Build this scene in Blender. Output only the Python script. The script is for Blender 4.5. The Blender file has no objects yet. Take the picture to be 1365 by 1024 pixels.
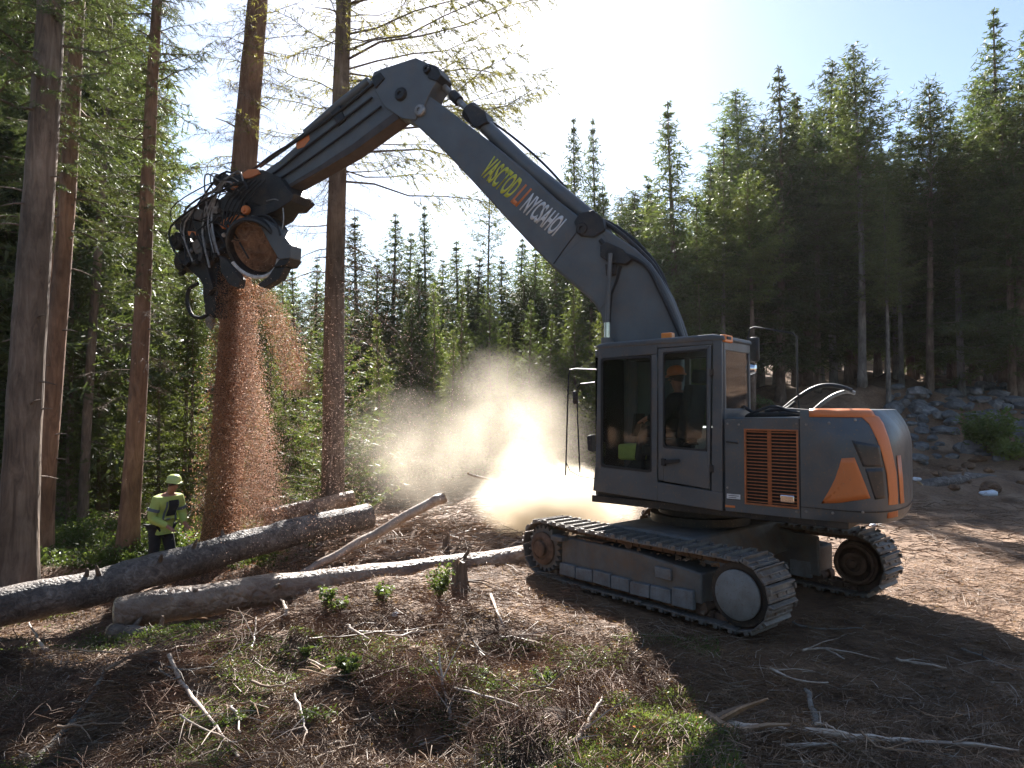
import bpy, bmesh, math, random
import numpy as np
from mathutils import Vector, Matrix, Euler

R = math.radians
PI = math.pi
random.seed(7)
rng = np.random.default_rng(7)
scene = bpy.context.scene
col = scene.collection

# ------------------------------------------------------------------ camera, sky, sun, exposure
CAM_Z = 2.26
FOC = 900.0                       # focal length in pixels of a 1365 px wide picture
PITCH = math.atan(28 / 900)
cd = bpy.data.cameras.new('camera')
cam = bpy.data.objects.new('camera', cd)
col.objects.link(cam)
cam.location = (0, 0, CAM_Z)
cam.rotation_euler = (PI / 2 + PITCH, 0, 0)
cd.sensor_width = 36
cd.lens = 36 * FOC / 1365
cd.clip_end = 3000
cd.dof.use_dof = False
scene.camera = cam

SUN_EL, SUN_AZ = R(36.5), R(-4.5)    # azimuth from +Y, positive towards +X
world = bpy.data.worlds.new('World')
scene.world = world
world.use_nodes = True
nt = world.node_tree
nt.nodes.clear()
sky = nt.nodes.new('ShaderNodeTexSky')
sky.sky_type = 'NISHITA'
sky.sun_disc = False
sky.sun_elevation = SUN_EL
sky.sun_rotation = SUN_AZ
sky.altitude = 200
sky.air_density = 1.0
sky.dust_density = 0.6
sky.ozone_density = 1.4
bg = nt.nodes.new('ShaderNodeBackground')
bg.inputs['Strength'].default_value = 0.054
out = nt.nodes.new('ShaderNodeOutputWorld')
nt.links.new(sky.outputs[0], bg.inputs['Color'])
nt.links.new(bg.outputs[0], out.inputs['Surface'])

sd = bpy.data.lights.new('sun', 'SUN')
sd.energy = 5.0
sd.angle = R(0.5)
sd.color = (1.0, 0.955, 0.895)
sun = bpy.data.objects.new('sun', sd)
col.objects.link(sun)
sdir = Vector((math.sin(SUN_AZ) * math.cos(SUN_EL), math.cos(SUN_AZ) * math.cos(SUN_EL), math.sin(SUN_EL)))
sun.rotation_euler = sdir.to_track_quat('Z', 'Y').to_euler()
sun.location = sdir * 50

scene.view_settings.view_transform = 'Standard'
scene.view_settings.look = 'None'
scene.view_settings.exposure = 1.95
scene.view_settings.gamma = 1.0
scene.view_settings.use_curve_mapping = False
cy = scene.cycles
cy.use_denoising = True
cy.max_bounces = 8
cy.diffuse_bounces = 3
cy.glossy_bounces = 3
cy.transmission_bounces = 5
cy.transparent_max_bounces = 12
cy.volume_bounces = 3
cy.volume_max_steps = 96
cy.sample_clamp_indirect = 6

# ------------------------------------------------------------------ object helpers
def link(o):
    col.objects.link(o)
    return o

def tag(o, label=None, cat=None, group=None, kind=None):
    if label: o['label'] = label
    if cat: o['category'] = cat
    if group: o['group'] = group
    if kind: o['kind'] = kind
    return o

def empty(name, loc, label, cat, group=None):
    o = link(bpy.data.objects.new(name, None))
    o.location = loc
    o.empty_display_size = 0.2
    return tag(o, label, cat, group)

def mesh_np(name, V, F, mats, midx=None, smooth=True):
    """V (n,3); F list of arrays with equal row length."""
    me = bpy.data.meshes.new(name)
    if not isinstance(F, list): F = [F]
    F = [f for f in F if len(f)]
    nl = sum(f.size for f in F); nf = sum(len(f) for f in F)
    me.vertices.add(len(V)); me.loops.add(nl); me.polygons.add(nf)
    me.vertices.foreach_set('co', np.asarray(V, dtype=np.float32).ravel())
    me.loops.foreach_set('vertex_index', np.concatenate([f.ravel() for f in F]).astype(np.int32))
    ls = []; s = 0
    for f in F:
        k = f.shape[1]
        ls.append(s + np.arange(len(f)) * k); s += f.size
    me.polygons.foreach_set('loop_start', np.concatenate(ls).astype(np.int32))
    if midx is not None:
        me.polygons.foreach_set('material_index', np.asarray(midx, dtype=np.int32))
    for m in (mats if isinstance(mats, (list, tuple)) else [mats]): me.materials.append(m)
    me.update(calc_edges=True)
    if smooth:
        me.polygons.foreach_set('use_smooth', np.ones(nf, dtype=bool))
    return me

class MB:
    """collects simple solids, links them as one mesh object"""
    def __init__(s): s.v = []; s.f = []; s.m = []
    def add(s, vs, fs, mi=0):
        b = len(s.v)
        s.v += [tuple(p) for p in vs]
        s.f += [tuple(i + b for i in f) for f in fs]
        s.m += [mi] * len(fs)
        return s
    def hexa(s, p, mi=0):          # 8 points: bottom 4 then top 4
        return s.add(p, [(3, 2, 1, 0), (4, 5, 6, 7), (0, 1, 5, 4), (1, 2, 6, 5), (2, 3, 7, 6), (3, 0, 4, 7)], mi)
    def box(s, c, d, rot=None, mi=0):
        x, y, z = d[0] / 2, d[1] / 2, d[2] / 2
        P = [Vector(q) for q in ((-x, -y, -z), (x, -y, -z), (x, y, -z), (-x, y, -z), (-x, -y, z), (x, -y, z), (x, y, z), (-x, y, z))]
        if rot is not None: P = [rot @ q for q in P]
        return s.hexa([q + Vector(c) for q in P], mi)
    def prism(s, poly, a, b, fn, mi=0):   # poly of (X,Z); Y from a to b; fn maps (X,Y,Z)
        n = len(poly)
        area = sum(poly[i][0] * poly[(i + 1) % n][1] - poly[(i + 1) % n][0] * poly[i][1] for i in range(n))
        if area < 0: poly = poly[::-1]
        if a > b: a, b = b, a
        vs = [fn(x, a, z) for x, z in poly] + [fn(x, b, z) for x, z in poly]
        fs = [tuple(range(n)), tuple(range(2 * n - 1, n - 1, -1))]
        fs += [(i, i + n, (i + 1) % n + n, (i + 1) % n) for i in range(n)]
        return s.add(vs, fs, mi)
    def tube(s, pts, rad, n=8, mi=0, cap=True):
        pts = [Vector(p) for p in pts]
        if not isinstance(rad, (list, tuple)): rad = [rad] * len(pts)
        up = None; rings = []
        for i, p in enumerate(pts):
            t = (pts[min(i + 1, len(pts) - 1)] - pts[max(i - 1, 0)])
            if t.length < 1e-9: t = Vector((0, 0, 1))
            t.normalize()
            if up is None:
                up = Vector((0, 0, 1)) if abs(t.z) < .9 else Vector((1, 0, 0))
            a = up - t * up.dot(t)
            if a.length < 1e-6: a = t.orthogonal()
            a.normalize(); up = a; b = t.cross(a)
            rings.append([p + (a * math.cos(2 * PI * k / n) + b * math.sin(2 * PI * k / n)) * rad[i] for k in range(n)])
        vs = [q for r in rings for q in r]
        fs = []
        for i in range(len(rings) - 1):
            for k in range(n):
                k2 = (k + 1) % n
                fs.append((i * n + k, i * n + k2, (i + 1) * n + k2, (i + 1) * n + k))
        if cap:
            fs.append(tuple(range(n - 1, -1, -1)))
            e = (len(rings) - 1) * n
            fs.append(tuple(range(e, e + n)))
        return s.add(vs, fs, mi)
    def lathe(s, prof, origin, axis, n=24, mi=0):   # prof: (radius, along)
        axis = Vector(axis).normalized(); a = axis.orthogonal().normalized(); b = axis.cross(a)
        o = Vector(origin); vs = []
        for r, h in prof:
            for k in range(n):
                an = 2 * PI * k / n
                vs.append(o + axis * h + (a * math.cos(an) + b * math.sin(an)) * r)
        fs = []
        for i in range(len(prof) - 1):
            for k in range(n):
                k2 = (k + 1) % n
                fs.append((i * n + k, i * n + k2, (i + 1) * n + k2, (i + 1) * n + k))
        if prof[0][0] > 1e-5: fs.append(tuple(range(n - 1, -1, -1)))
        e = (len(prof) - 1) * n
        if prof[-1][0] > 1e-5: fs.append(tuple(range(e, e + n)))
        return s.add(vs, fs, mi)
    def build(s, name, mats, parent=None, bevel=0, smooth=False, rel=None):
        me = bpy.data.meshes.new(name)
        off = Vector(rel) if rel is not None else Vector((0, 0, 0))
        me.from_pydata([Vector(p) - off for p in s.v], [], s.f)
        for m in (mats if isinstance(mats, (list, tuple)) else [mats]): me.materials.append(m)
        me.polygons.foreach_set('material_index', s.m)
        bm = bmesh.new(); bm.from_mesh(me)
        bmesh.ops.recalc_face_normals(bm, faces=bm.faces)
        bm.to_mesh(me); bm.free()
        o = link(bpy.data.objects.new(name, me))
        if parent: o.parent = parent
        if smooth:
            me.polygons.foreach_set('use_smooth', [True] * len(me.polygons))
            me.set_sharp_from_angle(angle=R(38))
        if bevel:
            bv = o.modifiers.new('bevel', 'BEVEL')
            bv.width = bevel; bv.segments = 2; bv.limit_method = 'ANGLE'; bv.angle_limit = R(40)
            if not smooth:
                me.polygons.foreach_set('use_smooth', [True] * len(me.polygons))
                me.set_sharp_from_angle(angle=R(30))
            bv.harden_normals = False
        return o

# ------------------------------------------------------------------ photograph geometry
cp, sp = math.cos(PITCH), math.sin(PITCH)
def ray(u, v):
    up = (512 - v) / FOC
    return Vector(((u - 682.5) / FOC, cp - sp * up, sp + cp * up))
def at(u, v, d):
    r = ray(u, v)
    return Vector((0, 0, CAM_Z)) + r * (d / r.y)

# ------------------------------------------------------------------ noise and terrain
def _h(ix, iy, seed):
    n = (ix.astype(np.int64) * 374761393 + iy.astype(np.int64) * 668265263 + seed * 1442695041) & 0x7fffffff
    n = ((n ^ (n >> 13)) * 1274126177) & 0x7fffffff
    n = (n ^ (n >> 16)) & 0xffffff
    return n / 0xffffff
def vnoise(x, y, seed=0):
    ix = np.floor(x); iy = np.floor(y); fx = x - ix; fy = y - iy
    fx = fx * fx * (3 - 2 * fx); fy = fy * fy * (3 - 2 * fy)
    a = _h(ix, iy, seed); b = _h(ix + 1, iy, seed); c = _h(ix, iy + 1, seed); d = _h(ix + 1, iy + 1, seed)
    return (a + (b - a) * fx) * (1 - fy) + (c + (d - c) * fx) * fy
def fbm(x, y, seed=0, oct=4):
    x = np.asarray(x, float); y = np.asarray(y, float)
    s = 0; a = .5; f = 1.
    for o in range(oct):
        s = s + a * (vnoise(x * f + 13.7 * o, y * f - 7.1 * o, seed + o) * 2 - 1); a *= .5; f *= 2.03
    return s
def sm(t):
    t = np.clip(t, 0, 1)
    return t * t * (3 - 2 * t)
def G(x, y):
    x = np.asarray(x, float); y = np.asarray(y, float)
    z = -0.62 * sm((-0.6 - x) / 4.5) * sm((y - 5.0) / 3.5)
    # bank and rubble rising on the right, forest floor behind it
    w = sm((x - 4.0 - (y - 18) * .1) / 7.0)
    z = z + w * (0.35 * sm((y - 15.5) / 2.0) + 2.1 * sm((y - 18.5) / 8) + np.clip(y - 24, 0, 90) * .085 + np.clip(y - 44, 0, 60) * .2)
    z = z + (1 - w) * (-.25 * sm((y - 12) / 8) + np.clip(y - 28, 0, 90) * .035)
    # rough slash in front and around, smooth where the machine stands
    dm = np.hypot(x - 2.4, (y - 8.4))
    q = .25 + .75 * sm((dm - 2.2) / 2.2)
    rt = 1 - .6 * sm((x - 2.8) / 2) * sm((17 - y) / 3)
    z = z + q * rt * (.26 * fbm(x * .55, y * .55, 3, 3) + .11 * fbm(x * 2.1, y * 2.1, 9, 3))
    z = z + .10 * q * rt * sm((fbm(x * 1.3 + 9, y * 1.3, 31, 2) - .05) * 3)
    z = z + .9 * w * sm((y - 18) / 4) * fbm(x * .5, y * .5, 77, 4)
    # small heaps left in front
    for hx, hy, hr, hh in ((-2.35, 6.1, .9, .20), (-3.3, 5.6, .9, .16), (-.2, 6.9, .5, .16), (.1, 5.0, .5, .12), (-1.0, 5.4, .55, .1), (2.0, 4.5, .6, .05), (-1.6, 8.1, .8, .1)):
        z = z + hh * np.exp(-((x - hx) ** 2 + (y - hy) ** 2) / hr ** 2)
    # scooped hollows
    for hx, hy, hr, hh in ((-1.85, 5.5, .35, .2), (-.55, 4.75, .35, .22), (.85, 4.3, .3, .08)):
        z = z - hh * np.exp(-((x - hx) ** 2 + (y - hy) ** 2) / hr ** 2)
    # ruts
    z = z - .05 * np.exp(-((y - 5.6 - .12 * x) / .22) ** 2) * sm((x - 2.2) / 1)
    return z
def gz(x, y): return float(G(np.array([x]), np.array([y]))[0])
def gp(u, v, lift=0.0):
    """the point of the ground seen at a place of the photograph"""
    r = ray(u, v); t = np.linspace(3, 60, 2400)
    x = r.x * t; y = r.y * t; z = CAM_Z + r.z * t
    hit = z < G(x, y) + lift
    k = np.argmax(hit) if hit.any() else len(t) - 1
    return Vector((x[k], y[k], z[k]))

# ------------------------------------------------------------------ materials
def mat(name):
    m = bpy.data.materials.new(name); m.use_nodes = True
    nt = m.node_tree; b = nt.nodes['Principled BSDF']
    return m, nt, b
def N(nt, t, **kw):
    n = nt.nodes.new(t)
    for k, v in kw.items():
        if k in n.inputs: n.inputs[k].default_value = v
        else: setattr(n, k, v)
    return n
def noise_ramp(nt, scale, stops, coord='Object', detail=6, rough=.6, vec_scale=None, dist=0):
    tc = N(nt, 'ShaderNodeTexCoord')
    src = tc.outputs[coord]
    if vec_scale:
        mp = N(nt, 'ShaderNodeMapping'); mp.inputs['Scale'].default_value = vec_scale
        nt.links.new(src, mp.inputs[0]); src = mp.outputs[0]
    n = N(nt, 'ShaderNodeTexNoise', Scale=scale, Detail=detail, Roughness=rough, Distortion=dist)
    nt.links.new(src, n.inputs['Vector'])
    r = N(nt, 'ShaderNodeValToRGB')
    e = r.color_ramp.elements
    while len(e) < len(stops): e.new(.5)
    for i, (p, c) in enumerate(stops):
        e[i].position = p; e[i].color = (*c, 1) if len(c) == 3 else c
    nt.links.new(n.outputs[0], r.inputs[0])
    return r, n, src
def mixc(nt, fac, a, b, blend='MIX'):
    m = N(nt, 'ShaderNodeMix', data_type='RGBA', blend_type=blend)
    def put(i, v):
        if hasattr(v, 'node'): nt.links.new(v, m.inputs[i])
        elif i == 0: m.inputs[0].default_value = v
        else: m.inputs[i].default_value = (*v, 1)
    put(0, fac); put(6, a); put(7, b)
    return m.outputs[2]
def bump(nt, b, h, strength=.4, dist=.01):
    bp = N(nt, 'ShaderNodeBump', Strength=strength, Distance=dist)
    nt.links.new(h, bp.inputs['Height']); nt.links.new(bp.outputs[0], b.inputs['Normal'])
    return bp

def m_simple(name, base, rough=.5, metal=0, var=.35, scale=6, bumpd=.002, dust=None, dust_amt=.5):
    m, nt, b = mat(name)
    lo = tuple(c * (1 - var) for c in base); hi = tuple(min(1, c * (1 + var)) for c in base)
    r, n, s = noise_ramp(nt, scale, [(.3, lo), (.7, hi)])
    c = r.outputs[0]
    if dust:
        geo = N(nt, 'ShaderNodeNewGeometry')
        n2 = N(nt, 'ShaderNodeTexNoise', Scale=3.3, Detail=8., Roughness=.7); nt.links.new(s, n2.inputs['Vector'])
        mr = N(nt, 'ShaderNodeMapRange'); mr.inputs[1].default_value = .47; mr.inputs[2].default_value = .75
        mr.inputs[4].default_value = dust_amt
        nt.links.new(n2.outputs[0], mr.inputs[0])
        c = mixc(nt, mr.outputs[0], c, dust)
        n5 = N(nt, 'ShaderNodeTexNoise', Scale=42., Detail=3., Roughness=.6); nt.links.new(s, n5.inputs['Vector'])
        m5 = N(nt, 'ShaderNodeMapRange'); m5.inputs[1].default_value = .62; m5.inputs[2].default_value = .68; m5.inputs[4].default_value = min(.8, dust_amt * 1.3)
        nt.links.new(n5.outputs[0], m5.inputs[0]); c = mixc(nt, m5.outputs[0], c, dust)
        mp5 = N(nt, 'ShaderNodeMapping'); mp5.inputs['Scale'].default_value = (14, 14, 1.2); nt.links.new(s, mp5.inputs[0])
        n6 = N(nt, 'ShaderNodeTexNoise', Scale=1.6, Detail=5., Roughness=.7); nt.links.new(mp5.outputs[0], n6.inputs['Vector'])
        m6 = N(nt, 'ShaderNodeMapRange'); m6.inputs[1].default_value = .55; m6.inputs[2].default_value = .8; m6.inputs[4].default_value = dust_amt * .5
        nt.links.new(n6.outputs[0], m6.inputs[0]); c = mixc(nt, m6.outputs[0], c, tuple(q * .7 for q in dust))
        rr = N(nt, 'ShaderNodeMapRange'); rr.inputs[3].default_value = rough; rr.inputs[4].default_value = .9
        nt.links.new(mr.outputs[0], rr.inputs[0]); nt.links.new(rr.outputs[0], b.inputs['Roughness'])
    else:
        b.inputs['Roughness'].default_value = rough
    nt.links.new(c, b.inputs['Base Color'])
    b.inputs['Metallic'].default_value = metal
    if bumpd:
        n3 = N(nt, 'ShaderNodeTexNoise', Scale=scale * 6, Detail=6.); nt.links.new(s, n3.inputs['Vector'])
        bump(nt, b, n3.outputs[0], .35, bumpd)
    return m

M = {}
DUST = (.20, .135, .085)
M['paint'] = m_simple('charcoal_paint', (.082, .096, .108), .34, 0, .15, 3, .0008, DUST, .5)
M['boom_paint'] = m_simple('slate_boom_paint', (.095, .108, .118), .42, 0, .2, 2, .001, DUST, .3)
M['dark'] = m_simple('black_steel', (.02, .021, .023), .5, .2, .3, 8, .002, DUST, .35)
M['rubber'] = m_simple('rubber', (.016, .016, .017), .6, 0, .2, 8, .0005)
M['orange'] = m_simple('orange_paint', (.62, .19, .055), .4, 0, .08, 4, .0005, (.3, .17, .1), .3)
M['grille_orange'] = m_simple('dusty_orange_slats', (.42, .14, .05), .6, 0, .25, 9, .0005, (.16, .10, .06), .6)
M['lamp_orange'] = m_simple('amber_lens', (.75, .25, .06), .25, 0, .05, 4, 0)
M['steel'] = m_simple('worn_steel', (.30, .29, .28), .42, .55, .3, 14, .004, (.13, .09, .06), .9)
M['belly'] = m_simple('brownish_underside_shade', (.06, .045, .038), .6, 0, .3, 6, .002)  # brownish tone darkened to paint in the shade of the backlit underside
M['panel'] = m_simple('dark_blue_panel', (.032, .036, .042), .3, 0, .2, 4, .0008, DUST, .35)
M['mud'] = m_simple('dry_mud', (.17, .115, .075), .95, 0, .4, 20, .004)
M['rim'] = m_simple('silver_rim_highlight', (.68, .69, .70), .4, .2, .35, 9, .004, (.2, .12, .08), .7)  # silver rim, base colour lightened to carry its highlights
M['plate'] = m_simple('scuffed_grey_plates', (.15, .165, .18), .6, 0, .3, 6, .003, (.12, .08, .055), .9)
M['shoe'] = m_simple('worn_track_steel', (.18, .165, .15), .5, .2, .45, 12, .006, (.13, .085, .055), 1.0)
M['frame_mud'] = m_simple('muddy_grey_paint', (.10, .10, .10), .6, 0, .3, 5, .003, (.16, .105, .065), .9)
M['disc'] = m_simple('grey_idler_paint', (.19, .20, .205), .6, 0, .2, 7, .001, (.15, .11, .08), .7)
M['rust'] = m_simple('rusty_hub', (.11, .066, .044), .8, .1, .5, 10, .003)
M['chrome'] = m_simple('chrome_rod', (.75, .75, .76), .12, 1, .05, 4, 0)
M['yellow'] = m_simple('lime_decal', (.55, .56, .07), .5, 0, .15, 20, 0)
M['white'] = m_simple('white_decal', (.6, .62, .64), .5, 0, .15, 20, 0)
M['seat'] = m_simple('dark_fabric', (.025, .025, .028), .85, 0, .3, 20, .001)
M['hivis'] = m_simple('lime_hivis_cloth', (.40, .47, .12), .75, 0, .15, 9, .004)
M['reflect'] = m_simple('grey_reflective_tape', (.10, .12, .15), .4, 0, .1, 9, 0)
M['helmet'] = m_simple('lime_helmet', (.5, .56, .2), .35, 0, .05, 5, 0)
M['skin'] = m_simple('skin', (.36, .17, .11), .55, 0, .12, 12, 0)
M['trousers'] = m_simple('black_trousers', (.015, .016, .02), .85, 0, .3, 9, .003)
M['hair'] = m_simple('brown_hair', (.04, .022, .012), .7, 0, .3, 60, .002)

def m_bark(name, stops, scale=7, zs=.18, bd=.03, coord='Object', rough=.9, moss=None):
    m, nt, b = mat(name)
    r, n, s = noise_ramp(nt, scale, stops, coord, 8, .7, (1, 1, zs), 1.2)
    c = r.outputs[0]
    n2 = N(nt, 'ShaderNodeTexNoise', Scale=1.3, Detail=5.); 
    tc = N(nt, 'ShaderNodeTexCoord'); nt.links.new(tc.outputs['Object'], n2.inputs['Vector'])
    mr = N(nt, 'ShaderNodeMapRange'); mr.inputs[1].default_value = .35; mr.inputs[2].default_value = .7; mr.inputs[3].default_value = .6; mr.inputs[4].default_value = 1.25
    nt.links.new(n2.outputs[0], mr.inputs[0])
    vm = N(nt, 'ShaderNodeVectorMath', operation='SCALE'); nt.links.new(c, vm.inputs[0]); nt.links.new(mr.outputs[0], vm.inputs['Scale'])
    c = vm.outputs[0]
    if moss:
        n3 = N(nt, 'ShaderNodeTexNoise', Scale=4., Detail=6.); nt.links.new(tc.outputs['Object'], n3.inputs['Vector'])
        m2 = N(nt, 'ShaderNodeMapRange'); m2.inputs[1].default_value = .44; m2.inputs[2].default_value = .78
        nt.links.new(n3.outputs[0], m2.inputs[0]); c = mixc(nt, m2.outputs[0], c, moss)
    nt.links.new(c, b.inputs['Base Color']); b.inputs['Roughness'].default_value = rough
    v = N(nt, 'ShaderNodeTexVoronoi', Scale=scale * 2.2); v.feature = 'DISTANCE_TO_EDGE'
    nt.links.new(s, v.inputs['Vector'])
    ad = N(nt, 'ShaderNodeMath', operation='ADD'); nt.links.new(v.outputs[0], ad.inputs[0]); nt.links.new(n.outputs[0], ad.inputs[1])
    bump(nt, b, ad.outputs[0], .9, bd)
    return m
M['bark_grey'] = m_bark('grey_brown_bark', [(.3, (.075, .052, .037)), (.5, (.19, .135, .098)), (.72, (.31, .235, .175))])
M['bark_red'] = m_bark('red_brown_bark', [(.3, (.10, .055, .034)), (.5, (.25, .14, .085)), (.72, (.38, .235, .15))])
M['bark_pale'] = m_bark('pale_bark', [(.3, (.10, .085, .07)), (.5, (.2, .175, .15)), (.72, (.32, .29, .25))])
M['bark_dark'] = m_bark('dark_log_bark', [(.3, (.04, .031, .026)), (.5, (.15, .118, .098)), (.72, (.34, .29, .25))], 9, 1, .03, rough=.62)
M['bark_peeled'] = m_bark('peeled_log', [(.25, (.17, .10, .062)), (.5, (.36, .24, .16)), (.7, (.5, .37, .265))], 5, 1, .012, moss=(.17, .10, .065), rough=.42)
M['bark_peeled'].node_tree.nodes['Bump'].inputs['Distance'].default_value = .05
M['wood'] = m_bark('cut_wood', [(.25, (.35, .22, .12)), (.5, (.5, .35, .2)), (.75, (.6, .45, .28))], 12, 1, .004)
M['twig'] = m_bark('dead_twigs', [(.3, (.11, .063, .036)), (.5, (.26, .158, .092)), (.7, (.42, .29, .185))], 3, 1, .002, rough=.55)
M['brush'] = m_bark('brown_brush', [(.3, (.07, .036, .022)), (.5, (.16, .085, .052)), (.7, (.28, .165, .105))], 3, 1, .002, rough=.7)
M['twig_pale'] = m_bark('pale_stick', [(.3, (.25, .16, .11)), (.5, (.46, .36, .28)), (.7, (.6, .52, .44))], 8, 1, .004, rough=.45)

def m_leaf(name, a, b_, c_, trans=.40, obj_var=True, scale=1.2, spread=.35, tint=(1.5, 1.6, .8)):
    m, nt, b = mat(name)
    r, n, s = noise_ramp(nt, scale, [(.3, a), (.5, b_), (.7, c_)], 'Object', 4, .6)
    colr = r.outputs[0]
    if obj_var:
        oi = N(nt, 'ShaderNodeObjectInfo')
        hs = N(nt, 'ShaderNodeHueSaturation')
        m1 = N(nt, 'ShaderNodeMapRange'); m1.inputs[3].default_value = 1 - spread; m1.inputs[4].default_value = 1 + spread * 1.3
        nt.links.new(oi.outputs['Random'], m1.inputs[0]); nt.links.new(m1.outputs[0], hs.inputs['Value'])
        m2 = N(nt, 'ShaderNodeMapRange'); m2.inputs[3].default_value = .485; m2.inputs[4].default_value = .515
        ml = N(nt, 'ShaderNodeMath', operation='MULTIPLY'); ml.inputs[1].default_value = 7.13
        fr = N(nt, 'ShaderNodeMath', operation='FRACT')
        nt.links.new(oi.outputs['Random'], ml.inputs[0]); nt.links.new(ml.outputs[0], fr.inputs[0]); nt.links.new(fr.outputs[0], m2.inputs[0])
        nt.links.new(m2.outputs[0], hs.inputs['Hue']); nt.links.new(colr, hs.inputs['Color'])
        colr = hs.outputs[0]
    b.inputs['Roughness'].default_value = .5
    b.inputs['Specular IOR Level'].default_value = .3
    nt.links.new(colr, b.inputs['Base Color'])
    tr = N(nt, 'ShaderNodeBsdfTranslucent')
    sc = N(nt, 'ShaderNodeVectorMath', operation='MULTIPLY'); sc.inputs[1].default_value = tint
    nt.links.new(colr, sc.inputs[0]); nt.links.new(sc.outputs[0], tr.inputs[0])
    mx = N(nt, 'ShaderNodeMixShader'); mx.inputs[0].default_value = trans
    nt.links.new(b.outputs[0], mx.inputs[1]); nt.links.new(tr.outputs[0], mx.inputs[2])
    nt.links.new(mx.outputs[0], nt.nodes['Material Output'].inputs['Surface'])
    return m
M['needle'] = m_leaf('spruce_needles', (.050, .068, .032), (.088, .108, .046), (.14, .152, .064), .34)
M['needle_light'] = m_leaf('young_spruce_needles', (.07, .09, .03), (.11, .135, .042), (.165, .18, .06), .42)
M['needle_pine'] = m_leaf('pine_needles', (.045, .062, .028), (.078, .096, .036), (.135, .14, .052), .36)
M['needle_gold'] = m_leaf('golden_pine_needles', (.09, .085, .035), (.17, .145, .06), (.28, .22, .09), .55)
M['cover'] = m_leaf('ground_leaves', (.055, .078, .026), (.095, .125, .04), (.15, .18, .065), .4, False, 2.5)
M['grass'] = m_leaf('grass_blades', (.08, .12, .035), (.13, .17, .05), (.22, .24, .09), .4, False, 2.5)
M['needle_dead'] = m_leaf('brown_dead_needles', (.12, .06, .034), (.22, .12, .07), (.34, .22, .14), .3, False, 3)

def m_ground():
    m, nt, b = mat('forest_soil')
    r, n, s = noise_ramp(nt, 1.1, [(.3, (.085, .047, .026)), (.5, (.21, .118, .064)), (.72, (.34, .21, .12))], 'Object', 10, .72)
    r2, n2, s2 = noise_ramp(nt, 18, [(.3, (.35, .33, .3)), (.7, (1.35, 1.3, 1.25))], 'Object', 8, .75, (.6, 1, 1))
    c = mixc(nt, 1.0, r.outputs[0], r2.outputs[0], 'MULTIPLY')
    # bare trampled soil on the machine's track, paler and finer
    sx = N(nt, 'ShaderNodeSeparateXYZ'); nt.links.new(s2, sx.inputs[0])
    tc = N(nt, 'ShaderNodeTexCoord'); sp_ = N(nt, 'ShaderNodeSeparateXYZ'); nt.links.new(tc.outputs['Object'], sp_.inputs[0])
    mr = N(nt, 'ShaderNodeMapRange'); mr.inputs[1].default_value = 2.0; mr.inputs[2].default_value = 5.0
    nt.links.new(sp_.outputs[0], mr.inputs[0])
    nz = N(nt, 'ShaderNodeTexNoise', Scale=.8, Detail=5.); nt.links.new(tc.outputs['Object'], nz.inputs['Vector'])
    mz = N(nt, 'ShaderNodeMapRange'); mz.inputs[1].default_value = .4; mz.inputs[2].default_value = .62; nt.links.new(nz.outputs[0], mz.inputs[0])
    ml = N(nt, 'ShaderNodeMath', operation='MULTIPLY'); nt.links.new(mr.outputs[0], ml.inputs[0]); nt.links.new(mz.outputs[0], ml.inputs[1])
    r3, n3, s3 = noise_ramp(nt, 9, [(.3, (.22, .13, .078)), (.7, (.4, .255, .155))], 'Object', 8, .7)
    c = mixc(nt, ml.outputs[0], c, r3.outputs[0])
    nt.links.new(c, b.inputs['Base Color']); b.inputs['Roughness'].default_value = .72
    b.inputs['Specular IOR Level'].default_value = .4
    n4 = N(nt, 'ShaderNodeTexNoise', Scale=30., Detail=9., Roughness=.75); nt.links.new(tc.outputs['Object'], n4.inputs['Vector'])
    bump(nt, b, n4.outputs[0], .9, .05)
    return m
M['ground'] = m_ground()
M['rock'] = m_bark('grey_rock', [(.3, (.08, .075, .07)), (.5, (.18, .172, .165)), (.75, (.33, .32, .31))], 2.5, 1, .05)
M['rock_white'] = m_simple('pale_stone', (.62, .65, .7), .7, 0, .2, 12, .004)
def m_chip(name, stops, trans=.35):
    m = m_leaf(name, *stops, trans, False, 9, tint=(1.05, .95, .95))
    return m
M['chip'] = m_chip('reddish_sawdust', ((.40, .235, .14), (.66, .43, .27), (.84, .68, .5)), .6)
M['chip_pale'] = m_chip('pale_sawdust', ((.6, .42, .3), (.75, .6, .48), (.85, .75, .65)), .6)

def m_glass():
    m, nt, b = mat('tinted_cab_glass')
    nt.nodes.remove(b)
    tr = N(nt, 'ShaderNodeBsdfTransparent'); tr.inputs[0].default_value = (.9, .94, .92, 1)
    gl = N(nt, 'ShaderNodeBsdfGlossy', Roughness=.03); gl.inputs[0].default_value = (.95, .97, 1, 1)
    df = N(nt, 'ShaderNodeBsdfDiffuse'); df.inputs[0].default_value = (.2, .17, .14, 1)
    fr = N(nt, 'ShaderNodeFresnel', IOR=1.5)
    mx = N(nt, 'ShaderNodeMixShader'); nt.links.new(fr.outputs[0], mx.inputs[0]); nt.links.new(tr.outputs[0], mx.inputs[1]); nt.links.new(gl.outputs[0], mx.inputs[2])
    r, n, s = noise_ramp(nt, 3, [(.35, (.0, .0, .0)), (.8, (.035, .035, .035))], 'Object', 8, .7)
    m2 = N(nt, 'ShaderNodeMixShader'); nt.links.new(r.outputs[0], m2.inputs[0]); nt.links.new(mx.outputs[0], m2.inputs[1]); nt.links.new(df.outputs[0], m2.inputs[2])
    nt.links.new(m2.outputs[0], nt.nodes['Material Output'].inputs['Surface'])
    return m
M['glass'] = m_glass()

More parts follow.
